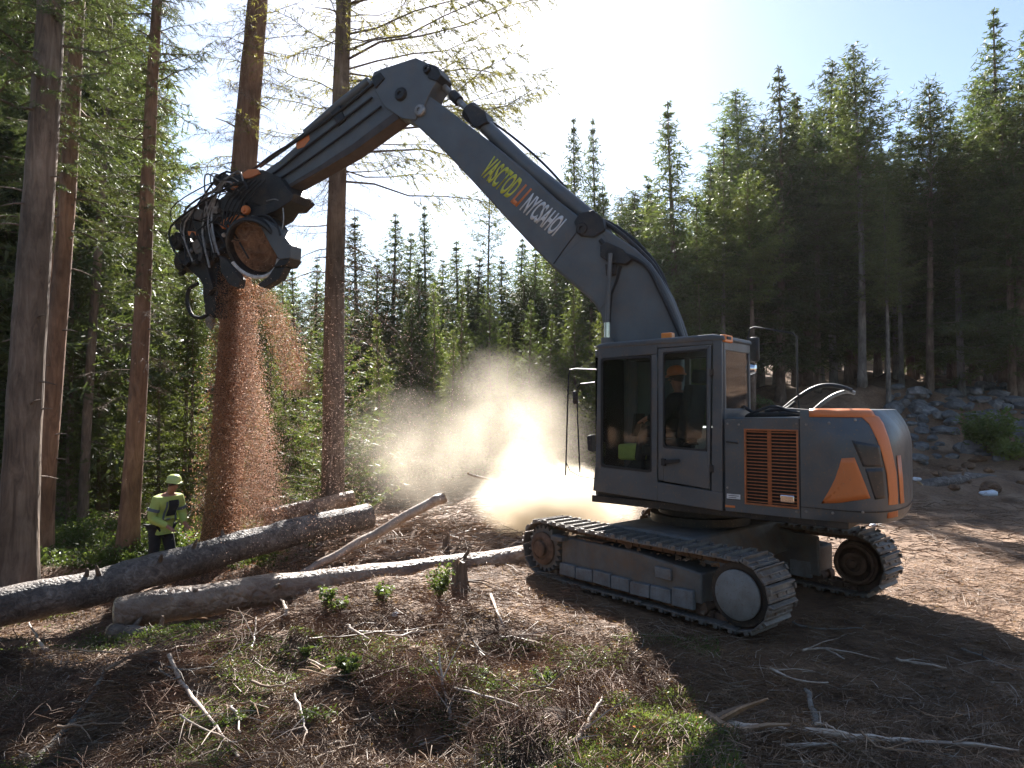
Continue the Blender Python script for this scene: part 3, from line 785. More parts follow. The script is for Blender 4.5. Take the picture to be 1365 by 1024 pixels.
# --- tracks
WR, AX, WZ = .33, 1.41, .40
def make_track(Yc, near):
    class T_(Frame): pass
    T = T_(0, 0, 50); T.o = TT.o + TT.F * (0 if near else -.16)
    th = .25
    tr = MB()                                           # inner link chain
    peri = 4 * AX + 2 * PI * WR
    def loc(sv, r=WR):
        """position and tangent angle along the loop"""
        sv = sv % peri
        if sv < 2 * AX: return (AX - sv, WZ + r - .02 * math.sin(sv / (2 * AX) * PI) * (r > 0), PI)
        sv -= 2 * AX
        if sv < PI * WR:
            a = PI / 2 + sv / WR; return (-AX + r * math.cos(a), WZ + r * math.sin(a), a + PI / 2)
        sv -= PI * WR
        if sv < 2 * AX: return (-AX + sv, WZ - r, 0)
        sv -= 2 * AX
        a = -PI / 2 + sv / WR; return (AX + r * math.cos(a), WZ + r * math.sin(a), a + PI / 2)
    n = 46; pitch = peri / n
    lk = MB()
    for side in (-.09, .09):
        for k in range(n):
            x, z, a = loc((k + .5) * pitch, WR - .035); c, s_ = math.cos(a), math.sin(a)
            l2, h2 = pitch * .46, .035
            q = [(x + c * i - s_ * j, z + s_ * i + c * j) for i, j in ((-l2, -h2), (l2, -h2), (l2, h2), (-l2, h2))]
            lk.prism(q, Yc + side - .02, Yc + side + .02, T)
    chain = part(lk, 'track', M['rust'])
    # one shoe: a plate with lugs
    sb = MB(); hw = pitch * .5
    sb.box((0, 0, .008), (pitch * .97, .5, .018))
    for x, hh in ((-hw * .78, .052), (0, .03), (hw * .72, .03)):
        sb.hexa([(x - .014, -.25, .015), (x + .014, -.25, .015), (x + .014, .25, .015), (x - .014, .25, .015),
                 (x - .007, -.235, hh), (x + .007, -.235, hh), (x + .007, .235, hh), (x - .007, .235, hh)])
    for yy in (-.09, .09):
        sb.box((hw * .3, yy, .024), (.03, .025, .02))
    sb.box((-hw * .2, -.235, .03), (.05, .03, .035)); sb.box((-hw * .2, .235, .03), (.05, .03, .035))
    first = None
    rotm = T.rot()
    for k in range(n):
        x, z, a = loc((k + .5) * pitch, WR)
        t = T.rot() @ Vector((math.cos(a), 0, math.sin(a)))
        nrm = T.rot() @ Vector((math.sin(a), 0, -math.cos(a)))
        # outward normal
        cx = max(-AX, min(AX, x)); outv = T.rot() @ Vector((x - cx, 0, z - WZ)).normalized()
        if nrm.dot(outv) < 0: nrm = -nrm
        yv = nrm.cross(t)
        mt = Matrix((t, yv, nrm)).transposed().to_4x4()
        jit = Euler((random.gauss(0, .012), random.gauss(0, .02), random.gauss(0, .006))).to_matrix().to_4x4()
        if first is None: first = sb.build('track_shoe', M['shoe'], chain, bevel=.004); o = first
        else:
            o = first.copy(); link(o); o.parent = chain
        o.matrix_local = Matrix.Translation(T(x, Yc, z) - EXO) @ mt @ jit
    md = MB(); gm = random.Random(17 + near)
    for k in range(420):
        sv = gm.uniform(0, peri); x, z, a = loc(sv, WR + gm.uniform(.004, .022)); yy = Yc + gm.uniform(-.25, .25) * (1 if gm.random() < .7 else 1.02)
        c = T(x, yy, z); r_ = gm.uniform(.008, .03)
        pt = [c + Vector((gm.gauss(0, 1), gm.gauss(0, 1), gm.gauss(0, .6))).normalized() * r_ * gm.uniform(.6, 1.2) for _ in range(5)]
        md.add(pt, [(0, 1, 2), (0, 2, 3), (0, 3, 1), (4, 2, 1), (4, 3, 2), (4, 1, 3)])
    for k in range(260):
        x = gm.uniform(-AX, AX); c = T(x, Yc + gm.uniform(-.2, .22), gm.choice((WZ - WR + .05, .6 + .02))); r_ = gm.uniform(.01, .045)
        pt = [c + Vector((gm.gauss(0, 1), gm.gauss(0, 1), gm.gauss(0, .5))).normalized() * r_ for _ in range(5)]
        md.add(pt, [(0, 1, 2), (0, 2, 3), (0, 3, 1), (4, 2, 1), (4, 3, 2), (4, 1, 3)])
    md_ = part(md, 'packed_mud', M['mud']); md_['kind'] = 'stuff'
    # sprocket (front) and idler (rear)
    yo = Yc + (.27 if True else 0); ax_ = T.L
    for sgn in (1, -1):
        spk = MB(); nT = 22; pr = []
        poly = []
        for k in range(nT * 4):
            a = 2 * PI * k / (nT * 4); r = .30 if k % 4 in (1, 2) else .255
            poly.append((AX + r * math.cos(a), WZ + r * math.sin(a)))
        if sgn == 1:
            spk.prism(poly, Yc - .05, Yc + .19, T)
            c0 = T(AX, Yc + .19, WZ); c1 = T(AX, Yc - .05, WZ)
            spk.lathe([(.21, 0), (.21, .03), (.18, .05), (.14, .06), (.13, .045), (.10, .045), (.10, .09), (.06, .10), (.001, .10)], c0, ax_, 28, 1)
            spk.lathe([(.2, 0), (.2, .06), (.12, .09), (.001, .09)], c1, -ax_, 28, 1)
            part(spk, 'sprocket', [M['frame_mud'], M['rust']], smooth=True, bevel=.004)
    idl = MB()
    for q in (1, -1):
        idl.lathe([(.285, -.02), (.285, .02), (.26, .05)], T(-AX, Yc + q * .02, WZ), T.L * q, 32)
    idl.lathe([(.25, -.16), (.25, .16)], T(-AX, Yc, WZ), T.L, 32)
    part(idl, 'idler', M['rust'], smooth=True)
    dc = MB()
    if near:
        dc.lathe([(.245, 0), (.245, .022), (.22, .04), (.06, .052), (.001, .053)], T(-AX, Yc + .205, WZ), T.L, 36)
        part(dc, 'idler_cover', M['disc'], smooth=True)
        rg = MB(); rg.lathe([(.31, -.02), (.31, .02), (.25, .02), (.25, -.02)], T(-AX, Yc + .17, WZ), T.L, 36); part(rg, 'idler_ring', M['dark'], smooth=True)
    else:
        dc.lathe([(.23, 0), (.23, .03), (.2, .03), (.19, .0), (.14, .0), (.13, .04), (.09, .04), (.08, .02), (.045, .02), (.04, .06), (.001, .06)], T(-AX, Yc + .19, WZ), T.L, 36)
        part(dc, 'idler_hub', M['rust'], smooth=True)
        pl = MB(); pl.prism([(-1.02, .18), (-1.0, .66), (-.35, .7), (-.35, .18)], Yc + .18, Yc + .24, T); part(pl, 'track_side_plate', M['frame_mud'], bevel=.02)
    # side frame
    fr = MB()
    fr.prism([(-.98, .2), (-.98, .52), (-.1, .6), (1.02, .6), (1.08, .52), (1.08, .22)], Yc - .2, Yc + .19, T)
    part(fr, 'track_frame', M['frame_mud'], bevel=.02)
    lid = MB(); lid.box(T(.62, Yc + .06, .615), (.42, .2, .02), T.rot()); part(lid, 'track_frame_lid', M['rust'], bevel=.005)
    # guard plates along the lower edge and bottom rollers
    for k in range(7):
        x0 = -.92 + k * .285; gp_ = MB()
        if k == 1:
            up_ = MB(); up_.prism([(x0 + .01, .38), (x0 + .22, .38), (x0 + .23, .50), (x0 + .02, .50)], Yc + .19, Yc + .225, T); part(up_, 'guard_plate', M['plate'], bevel=.008)
        if 1:
            j1 = random.uniform(-.02, .03); gp_.prism([(x0 + .004, .14), (x0 + .279, .14 + j1 * .5), (x0 + .272, .29 + .05 * (k == 0) + j1), (x0 + .012, .29 + .05 * (k == 0) + j1 * .4)], Yc + .19, Yc + .245, T)
        part(gp_, 'guard_plate', M['plate'], bevel=.008)
    for k in range(6):
        rl = MB(); rl.lathe([(.075, -.16), (.075, -.06), (.05, -.05), (.05, .05), (.075, .06), (.075, .16)], T(-.95 + k * .38, Yc, .155), T.L, 16)
        part(rl, 'bottom_roller', M['rust'], smooth=True)
    cr_ = MB(); cr_.lathe([(.06, -.12), (.06, .12)], T(.05, Yc, .655), T.L, 14); part(cr_, 'carrier_roller', M['rust'], smooth=True)
make_track(1.10, True)
make_track(-1.10, False)
# centre of the undercarriage
uc = MB(); uc.prism([(-.8, .42), (-.62, .78), (.62, .78), (.8, .42)], -.92, .92, T)
part(uc, 'undercarriage', M['frame_mud'], bevel=.03)
sr = MB(); sr.lathe([(.62, 0), (.62, .1), (.52, .1), (.52, .18), (.66, .18), (.66, .27)], (2.42, 8.76, .78), (0, 0, 1), 40); part(sr, 'slewing_ring', M['dark'], smooth=True)
stp = MB(); stp.prism([(.95, .56), (.95, .62), (1.15, .62), (1.15, .56)], 1.3, 1.42, T); part(stp, 'track_step', M['frame_mud'], bevel=.01)

# --- upper: deck, engine housing, counterweight
XA = U.px(965, 682, 1.25)[0]
dk = MB()
dk.prism([(XA - 1.25, 1.03), (1.0, 1.03), (1.0, 1.12), (XA - 1.25, 1.12)], -1.2, 1.2, U); part(dk, 'deck', M['dark'], bevel=.01)
xj, zj = U.px(1068, 692, 1.25); zt = U.px(1068, 556, 1.25)[1]; zt0 = U.px(965, 557, 1.25)[1]
hz = MB()
hz.prism([(XA - .005, 1.10), (xj + .012, 1.10), (xj + .012, zt), (XA - .005, zt0)], -1.2, 1.205, U)
part(hz, 'engine_housing', M['paint'], bevel=.03)
# side door of the housing built round the grille opening
g0 = U.px(993, 672, 1.25); g1 = U.px(1064, 573, 1.25)
sideL = XA - .02; sideR = xj + .012
dr = MB()
zb_ = 1.10
dr.prism([(sideL, zb_), (g0[0], zb_), (g0[0], zt0 - .012), (sideL, zt0 - .012)], 1.207, 1.25, U)
dr.prism([(g0[0], g1[1]), (g1[0], g1[1]), (g1[0], zt - .012), (g0[0], zt - .012)], 1.207, 1.25, U)
dr.prism([(g0[0], zb_), (g1[0], zb_), (g1[0], g0[1]), (g0[0], g0[1])], 1.207, 1.25, U)
dr.prism([(g1[0], zb_), (sideR, zb_), (sideR, zt - .012), (g1[0], zt - .012)], 1.207, 1.25, U)
part(dr, 'housing_door', M['paint'])
hl = MB(); a_ = U.px(968, 588, 1.25); b_ = U.px(984, 590, 1.25); hl.prism([a_, b_, (b_[0], b_[1] - .015), (a_[0], a_[1] - .015)], 1.251, 1.262, U); part(hl, 'door_handle', M['dark'])
dp = MB(); a_ = U.px(969, 658, 1.25); b_ = U.px(987, 666, 1.25); dp.prism([(a_[0], a_[1]), (b_[0], a_[1]), (b_[0], b_[1]), (a_[0], b_[1])], 1.2505, 1.255, U)
pl_ = part(dp, 'data_plate', M['white'])
for k in range(3):
    q = MB(); zz = a_[1] - .014 - k * .02; q.prism([(a_[0] - .02, zz), (b_[0] + .015 + .03 * (k == 1), zz), (b_[0] + .015 + .03 * (k == 1), zz - .006), (a_[0] - .02, zz - .006)], 1.2555, 1.257, U)
    part(q, 'printed_line', M['dark'], pl_)
rf = MB(); a_ = U.px(967, 673, 1.25); b_ = U.px(980, 677, 1.25); rf.prism([(a_[0], a_[1]), (b_[0], a_[1]), (b_[0], b_[1]), (a_[0], b_[1])], 1.2505, 1.258, U); part(rf, 'side_reflector', M['orange'])
# grille
gf = MB(); e = .018; X0, X1, Z0, Z1 = g1[0], g0[0], g0[1], g1[1]
for q in ([(X0, Z0), (X1, Z0), (X1, Z0 + e), (X0, Z0 + e)], [(X0, Z1 - e), (X1, Z1 - e), (X1, Z1), (X0, Z1)], [(X0, Z0 + e), (X0 + e, Z0 + e), (X0 + e, Z1 - e), (X0, Z1 - e)], [(X1 - e, Z0 + e), (X1, Z0 + e), (X1, Z1 - e), (X1 - e, Z1 - e)]):
    gf.prism(q, 1.225, 1.262, U)
xm = (X0 + X1) / 2 + .02; gf.prism([(xm - .02, Z0 + e), (xm + .02, Z0 + e), (xm + .02, Z1 - e), (xm - .02, Z1 - e)], 1.222, 1.240, U)
grille = part(gf, 'grille', M['grille_orange'], bevel=.003)
ns = 22; first = None
for k in range(ns):
    z = Z0 + e + (Z1 - Z0 - 2 * e) * (k + .5) / ns
    if first is None:
        q = MB(); q.hexa([(-.5, -.012, -.006), (.5, -.012, -.006), (.5, -.012, .001), (-.5, -.012, .001), (-.5, .012, -.001), (.5, .012, -.001), (.5, .012, .007), (-.5, .012, .007)])
        first = q.build('grille_slat', M['grille_orange'], grille); o = first
    else: o = first.copy(); link(o); o.parent = grille
    o.matrix_local = Matrix.Translation(U((X0 + X1) / 2, 1.245 + random.gauss(0, .0015), z) - EXO) @ U.rot().to_4x4() @ Matrix.Rotation(random.gauss(0, .004), 4, 'Y') @ Matrix.Diagonal(((X1 - X0 - 2 * e), 1, 1, 1))
bk = MB(); bk.prism([(X0, Z0), (X1, Z0), (X1, Z1), (X0, Z1)], 1.206, 1.21, U); part(bk, 'grille_backing', M['rubber'])
lt = MB(); a_ = U.px(1041, 659, 1.25); b_ = U.px(1060, 671, 1.25)
lt.prism([(a_[0], b_[1]), (b_[0], b_[1]), (b_[0], a_[1]), (a_[0], a_[1])], 1.255, 1.285, U); part(lt, 'side_lamp', M['chrome'], bevel=.01)
# right-hand boxes beyond the boom
rb = MB(); rb.prism([(XA, 1.13), (.95, 1.13), (.95, 1.75), (.5, 1.95), (XA, 1.98)], -1.2, -.38, U); part(rb, 'fuel_tank', M['paint'], bevel=.04)
hood = MB(); hood.prism([(XA - .05, zt0), (XA - .1, zt0 + .05), (xj + .1, zt + .06), (xj - .1, zt)], -1.05, .8, U); part(hood, 'hood_panel', M['dark'], bevel=.02)
# counterweight: plan curve swept over heights
cwp = [(1.25, xj - .0), (1.25, XA - 1.15), (1.24, XA - 1.30), (1.19, XA - 1.43), (1.08, XA - 1.53), (.9, XA - 1.60), (.6, XA - 1.64), (.2, XA - 1.62), (-.3, XA - 1.56), (-.7, XA - 1.46), (-1.0, XA - 1.32), (-1.18, XA - 1.12), (-1.25, XA - .9), (-1.25, xj)]
def cw_curve(s):      # catmull-rom through the plan, s in 0..len-1
    s = max(0, min(len(cwp) - 1.0001, s)); i = int(s); f = s - i
    p = [cwp[max(0, min(len(cwp) - 1, i + k))] for k in (-1, 0, 1, 2)]
    return tuple(.5 * (2 * p[1][k] + (p[2][k] - p[0][k]) * f + (2 * p[0][k] - 5 * p[1][k] + 4 * p[2][k] - p[3][k]) * f * f + (3 * p[1][k] - p[0][k] - 3 * p[2][k] + p[3][k]) * f ** 3) for k in (0, 1))
ZT = U.px(1150, 547, 1.2)[1]; ZB = 1.10
def cw_pt(s, z, off=0.0):
    y, x = cw_curve(s)
    h = 0
    if z > ZT - .42: h = (z - (ZT - .42)) / .42
    k = .16 * h ** 2.2 + (.10 if False else 0)
    low = max(0, (ZB + .14 - z) / .14)
    k += .04 * low ** 2
    # inward by k from the rear and sides
    cxm = xj
    x2 = x + k * 1.5 * min(1, max(0, (xj - x) / 1.2)); y2 = y * (1 - k * .75 * min(1, max(0, (xj - x) / .35)))
    s1 = cw_curve(s + .05); s0 = cw_curve(s - .05)
    ty, tx = s1[0] - s0[0], s1[1] - s0[1]; l = math.hypot(tx, ty) + 1e-9
    ny, nx = -tx / l, ty / l
    return U(x2 + nx * off, y2 + ny * off, z)
NS = 78; zs_ = [ZB, ZB + .02, ZB + .06, ZB + .14] + [ZB + .14 + (ZT - .42 - ZB - .14) * k / 6 for k in range(1, 7)] + [ZT - .42 + .42 * math.sin(k / 8 * PI / 2) for k in range(1, 9)]
cw = MB(); vs = []; fs = []
SS = [k / NS * (len(cwp) - 1) for k in range(NS + 1)]
for z in zs_: vs += [cw_pt(s, z) for s in SS]
nn = NS + 1
for i in range(len(zs_) - 1):
    for k in range(NS): fs.append((i * nn + k, i * nn + k + 1, (i + 1) * nn + k + 1, (i + 1) * nn + k))
    fs.append((i * nn + NS, i * nn, (i + 1) * nn, (i + 1) * nn + NS))
fs.append(tuple(range(nn - 1, -1, -1))); fs.append(tuple((len(zs_) - 1) * nn + k for k in range(nn)))
cw.add(vs, fs); part(cw, 'counterweight', M['paint'], smooth=True)
# project curve parameter to picture column to place the painted bands
def prj(p):
    d = p - Vector((0, 0, CAM_Z)); y = d.y * cp + d.z * sp; z = -d.y * sp + d.z * cp
    return 682.5 + FOC * d.x / y, 512 - FOC * z / y
def cw_s_at(u, z):
    best = min(range(0, 800), key=lambda k: abs(prj(cw_pt(k / 100, z))[0] - u))
    return best / 100
def band(name, m, rows, off=.006, n=8, parent=ex):
    """rows: list of (z, s_left, s_right)"""
    mb = MB(); v = []; f = []
    for z, a, b in rows: v += [cw_pt(a + (b - a) * k / n, z, off) for k in range(n + 1)]
    for i in range(len(rows) - 1):
        for k in range(n): f.append((i * (n + 1) + k, i * (n + 1) + k + 1, (i + 1) * (n + 1) + k + 1, (i + 1) * (n + 1) + k))
    mb.add(v, f); o = part(mb, name, m, smooth=True)
    so = o.modifiers.new('thick', 'SOLIDIFY'); so.thickness = .004; so.offset = 0
    return o
def z_at(v, u, guess=1.5):
    z = guess
    for _ in range(12):
        s = cw_s_at(u, z); vv = prj(cw_pt(s, z))[1]; z += (vv - v) * .0075
    return z
rows = []
for v, ua, ub in [(690, 1182, 1196), (660, 1184, 1196), (630, 1181, 1194), (605, 1175, 1189), (585, 1168, 1184), (565, 1158, 1177), (556, 1148, 1171), (551, 1135, 1160)]:
    z = min(ZT - .004, max(ZB + .01, z_at(v, (ua + ub) / 2)))
    rows.append((z, cw_s_at(ua, z), cw_s_at(ub, z)))
band('orange_corner_stripe', M['orange'], rows)
rows = []
for v, ua, ub in [(672, 1201, 1212), (640, 1199, 1206), (607, 1196, 1202)]:
    z = z_at(v, 1198); a = cw_s_at(ua - 3, z); rows.append((z, a + .1, a + .45))
band('orange_tail_stripe', M['orange'], rows)
# orange edging along the top, from the housing to the corner
tp = MB(); v = []; f = []
ntop = 16
for k in range(ntop + 1):
    s = .35 + 3.9 * k / ntop; v += [cw_pt(s, ZT - .07, .006), cw_pt(s, ZT - .015, .012), tuple(Vector(cw_pt(s, ZT, -.02)) + Vector((0, 0, .012))), tuple(Vector(cw_pt(s, ZT, -.16)) + Vector((0, 0, .012)))]
for k in range(ntop):
    for j in range(3): f.append((k * 4 + j, k * 4 + j + 1, k * 4 + 5 + j, k * 4 + 4 + j))
tp.add(v, f); o = part(tp, 'orange_top_edge', M['orange'], smooth=True); so = o.modifiers.new('thick', 'SOLIDIFY'); so.thickness = .006; so.offset = 0
# orange arrow on the flank
def flank(pts, name, m, off=.004):
    vs = []; 
    mb = MB(); P3 = []
    for u, v in pts:
        z = z_at(v, u); P3.append((cw_s_at(u, z), z))
    # fan over subdivided polygon: triangulate by bmesh on the parameter plane then lift
    bm = bmesh.new(); vv = [bm.verts.new((s, 0, z)) for s, z in P3]; bm.faces.new(vv)
    bmesh.ops.triangulate(bm, faces=bm.faces[:])
    for _ in range(3): bmesh.ops.subdivide_edges(bm, edges=bm.edges[:], cuts=1, use_grid_fill=True)
    bm.verts.ensure_lookup_table()
    V = [cw_pt(w.co.x, w.co.z, off) for w in bm.verts]; Fc = [tuple(w.index for w in q.verts) for q in bm.faces]
    bm.free(); mb.add(V, Fc); o = part(mb, name, m, smooth=True)
    so = o.modifiers.new('thick', 'SOLIDIFY'); so.thickness = .004; so.offset = 0
flank([(1122, 611), (1139, 610), (1160, 664), (1128, 669), (1095, 671), (1127, 637)], 'orange_arrow_panel', M['orange'])
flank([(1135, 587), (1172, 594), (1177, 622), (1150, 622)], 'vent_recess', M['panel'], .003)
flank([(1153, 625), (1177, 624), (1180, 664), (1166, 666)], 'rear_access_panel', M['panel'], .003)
lw = MB(); v = []; f = []
for k in range(33):
    s = 7.5 * k / 32; v += [cw_pt(s, ZB + .115, .004), cw_pt(s, ZB + .125, .004)]
for k in range(32): f.append((k * 2, k * 2 + 2, k * 2 + 3, k * 2 + 1))
lw.add(v, f); o = part(lw, 'lower_seam', M['dark']); so = o.modifiers.new('thick', 'SOLIDIFY'); so.thickness = .004; so.offset = 0
# seam between housing and counterweight
sm_ = MB(); sm_.prism([(xj - .001, ZB + .01), (xj + .011, ZB + .01), (xj + .011, zt - .02), (xj - .001, zt - .02)], 1.2, 1.247, U); part(sm_, 'housing_seam', M['rubber'])

for u, v in ((1075, 566), (1075, 682), (1140, 560), (1110, 684), (1150, 683), (1105, 564)):
    z = z_at(v, u); bt_ = MB(); s_ = cw_s_at(u, z); bt_.lathe([(.014, -.004), (.014, .01), (.001, .013)], cw_pt(s_, z), Vector(cw_pt(s_, z, .1)) - Vector(cw_pt(s_, z)), 8); part(bt_, 'bolt', M['steel'])
for u, v in ((970, 565), (1062, 565), (970, 650), (1062, 682), (985, 566)):
    a_ = U.px(u, v, 1.25); bt_ = MB(); bt_.lathe([(.012, 0), (.012, .01), (.001, .012)], U(a_[0], 1.25, a_[1]), U.L, 8); part(bt_, 'bolt', M['steel'])
# --- cab
Yn, Yf = 1.25, .42
def q(u, v): return U.px(u, v, Yn)
cabm = M['paint']
tl, tr_ = q(797, 463), q(962, 450); bl, br = q(790, 655), q(965, 682)
def side_panels(Y0, Y1, nm, windows):
    f = MB()
    yt = lambda u: 463 - (u - 795) * .079
    yb = lambda u: 655 + (u - 795) * .159
    def P_(a, b, c, d): f.prism([q(*a), q(*b), q(*c), q(*d)], Y0, Y1, U)
    P_((793, yb(793)), (801, 622), (801, 478), (797, yt(797)))                         # front pillar
    P_((797, yt(797)), (801, 478), (876, 472), (876, yt(876)))                         # roof rail
    P_((790, yb(790)), (876, yb(876)), (876, 630), (793, 622))                        # sill front
    P_((868, 630), (876, 630), (876, 472), (868, 473))                                 # mid pillar front half
    return f
fr = side_panels(Yn - .05, Yn, '', 0)
def P2(mb, a, Y0=Yn - .05, Y1=Yn): mb.prism([q(*p) for p in a], Y0, Y1, U)
P2(fr, [(876, 642.5), (876, 667.9), (963, 681.7), (963, 657)])             # sill under door
P2(fr, [(876, 456.6), (876, 464), (950, 459), (950, 450.7)])                          # rail over door
P2(fr, [(950, 450.7), (950, 459), (948, 655), (963, 657), (962, 450)])                # rear pillar
cabf = part(fr, 'cab_frame', cabm, bevel=.008)
# the far side is a plain frame with one long window
ff = MB()
P2(ff, [(790, 655), (963, 681.7), (963, 610), (793, 600)], Yf, Yf + .05)
P2(ff, [(797, 463), (799, 478), (962, 465), (962, 450)], Yf, Yf + .05)
P2(ff, [(793, 600), (799, 478), (807, 478), (805, 600)], Yf, Yf + .05)
P2(ff, [(950, 608), (950, 467), (962, 465), (963, 610)], Yf, Yf + .05)
P2(ff, [(873, 604), (873, 472), (880, 472), (880, 605)], Yf, Yf + .05)
part(ff, 'far_side_frame', cabm, bevel=.008)
# roof, slightly crowned with an overhanging rounded edge
ro = MB(); x0, z0 = tl; x1, z1 = tr_
ro.prism([(x0 + .03, z0 - .02), (x0 + .02, z0 + .03), (x0 - .1, z0 + .05), (x1 + .1, z1 + .045), (x1 - .02, z1 + .02), (x1 - .03, z1 - .03)], Yf - .01, Yn + .012, U)
part(ro, 'cab_roof', cabm, bevel=.02, smooth=True)
# rear wall with a window
rw = MB()
def Rq(y0, y1, za, zb, mb, x=x1, t=.04): mb.prism([(x, za), (x + t, za), (x + t, zb), (x, zb)], y0, y1, U)
XR = br[0]
zr0 = q(963, 545)[1]; zr1 = q(962, 466)[1]
Rq(Yf, Yn - .052, 1.1, zr0, rw, XR); Rq(Yf, Yn - .052, zr1, z1 - .03, rw, XR)
Rq(Yf, Yf + .05, zr0, zr1, rw, XR); Rq(Yn - .10, Yn - .052, zr0, zr1, rw, XR)
part(rw, 'rear_wall', cabm, bevel=.006)
rwg = MB(); Rq(Yf + .04, Yn - .09, zr0 - .01, zr1 + .01, rwg, XR + .012, .008); part(rwg, 'rear_window', M['glass'])
# front wall: posts, low panel, tall pane
fw = MB(); XF = bl[0]
Rq(Yf, Yf + .05, 1.12, z0 - .03, fw, XF - .05); Rq(Yf + .05, Yn - .05, 1.12, 1.42, fw, XF - .05); Rq(Yf + .05, Yn - .05, z0 - .12, z0 - .03, fw, XF - .05)
part(fw, 'front_wall', cabm, bevel=.006)
fg = MB(); Rq(Yf + .04, Yn - .04, 1.41, z0 - .11, fg, XF - .03, .008); part(fg, 'windscreen', M['glass'])
fl = MB(); fl.prism([(XF - .05, 1.13), (XR + .04, 1.13), (XR + .04, 1.2), (XF - .05, 1.2)], Yf + .05, Yn - .052, U); part(fl, 'cab_floor', M['rubber'])
# rubber-framed side window
def gasket_window(pts, name, Y=Yn, t=.014, bar=None, far=False):
    P0 = [q(*p) for p in pts]; cx = sum(p[0] for p in P0) / 4; cz = sum(p[1] for p in P0) / 4
    gl = MB(); gl.prism([(cx + (x - cx) * .99, cz + (z - cz) * .99) for x, z in P0], Y - .03, Y - .024, U)
    w = part(gl, name, M["glass"])
    gk = MB(); ins = []
    def rounded(k):
        o = []
        for i in range(4):
            p, a, b = Vector(P0[i]), Vector(P0[i - 1]), Vector(P0[(i + 1) % 4])
            c = Vector((cx, cz)); 
            shrink = k
            p = c + (p - c) * (1 - shrink / (p - c).length * 1.3); r = .05
            da = (a - p).normalized(); db = (b - p).normalized()
            for j in range(5):
                t_ = j / 4; o.append(tuple((p + da * r) * (1 - t_) ** 2 + 2 * p * t_ * (1 - t_) + (p + db * r) * t_ ** 2))
        return o
    A = rounded(-.004); Bq = rounded(t * 1.5); n = len(A)
    vs = [U(x, Y - .036, z) for x, z in A] + [U(x, Y - .036, z) for x, z in Bq] + [U(x, Y + .004, z) for x, z in A] + [U(x, Y + .004, z) for x, z in Bq]
    fs = []
    for i in range(n):
        j = (i + 1) % n
        fs += [(i, j, n + j, n + i), (2 * n + i, 3 * n + i, 3 * n + j, 2 * n + j), (n + i, n + j, 3 * n + j, 3 * n + i), (i, 2 * n + i, 2 * n + j, j)]
    # rubber fillets closing the square corners
    gk.add(vs, fs); k_ = gk.build('window_seal', M['rubber'], w, rel=EXO)
    return w
gasket_window([(801, 622), (868, 630), (868, 474), (801, 478)], 'side_window')
gasket_window([(801, 600), (950, 608), (950, 467), (801, 478)], 'far_side_window', Y=Yf + .04)
# door: frame pieces, lower panel, pane, handle
dm = MB()
Yd0, Yd1 = Yn - .045, Yn + .012
P2(dm, [(878, 465), (878, 640), (885, 641), (884, 595), (884, 468)], Yd0, Yd1)
P2(dm, [(878, 465), (884, 470), (943, 465), (947, 460)], Yd0, Yd1)
P2(dm, [(943, 465), (943, 603), (946, 655), (948, 460)], Yd0, Yd1)
P2(dm, [(884, 597), (885, 641.5), (946, 652), (943, 602)], Yd0, Yd1)
door = part(dm, 'cab_door', cabm, bevel=.006)
gasket_window([(884, 597), (943, 602), (943, 465), (884, 469)], 'door_window', Y=Yn + .006)
for nm_, poly, y0_, y1_ in (('door_handle', [(884, 611), (884, 620), (889, 621), (889, 612)], 1.262, 1.31), ('handle_grip', [(887, 613), (887, 619), (908, 616), (908, 612)], 1.285, 1.30)):
    h_ = MB(); P2(h_, poly, y0_, y1_); h_.build(nm_, M['rubber'], door, bevel=.004, rel=EXO)
for u, v in ((949, 497), (949, 625)):
    h_ = MB(); a_ = q(u, v); h_.prism([(a_[0] - .02, a_[1] - .04), (a_[0] + .02, a_[1] - .04), (a_[0] + .02, a_[1] + .04), (a_[0] - .02, a_[1] + .04)], 1.25, 1.275, U); h_.build('hinge', M['dark'], door, bevel=.004, rel=EXO)
# lower skirt seam, latch knob and lamps
kn = MB(); a_ = q(785, 590); kn.prism([(a_[0] - .04, a_[1] - .12), (a_[0] + .03, a_[1] - .1), (a_[0] + .04, a_[1] + .08), (a_[0] - .03, a_[1] + .1)], 1.14, 1.24, U); part(kn, 'front_lamp', M['dark'], bevel=.01)
bc = MB(); a_ = q(884, 452); bc.box(U(a_[0], Yn - .12, a_[1] + .045), (.14, .09, .075), U.rot()); part(bc, 'roof_lamp', M['lamp_orange'], bevel=.012)
om = MB(); om.box(U(tr_[0] + .005, Yn - .14, tr_[1] - .005), (.07, .22, .085), U.rot()); ol = part(om, 'marker_lamp', M['lamp_orange'], bevel=.012)
om = MB(); om.box(U(tr_[0] - .035, Yn - .12, tr_[1] - .0), (.01, .11, .03), U.rot()); om.build('printed_mark', M['dark'], ol, rel=EXO)
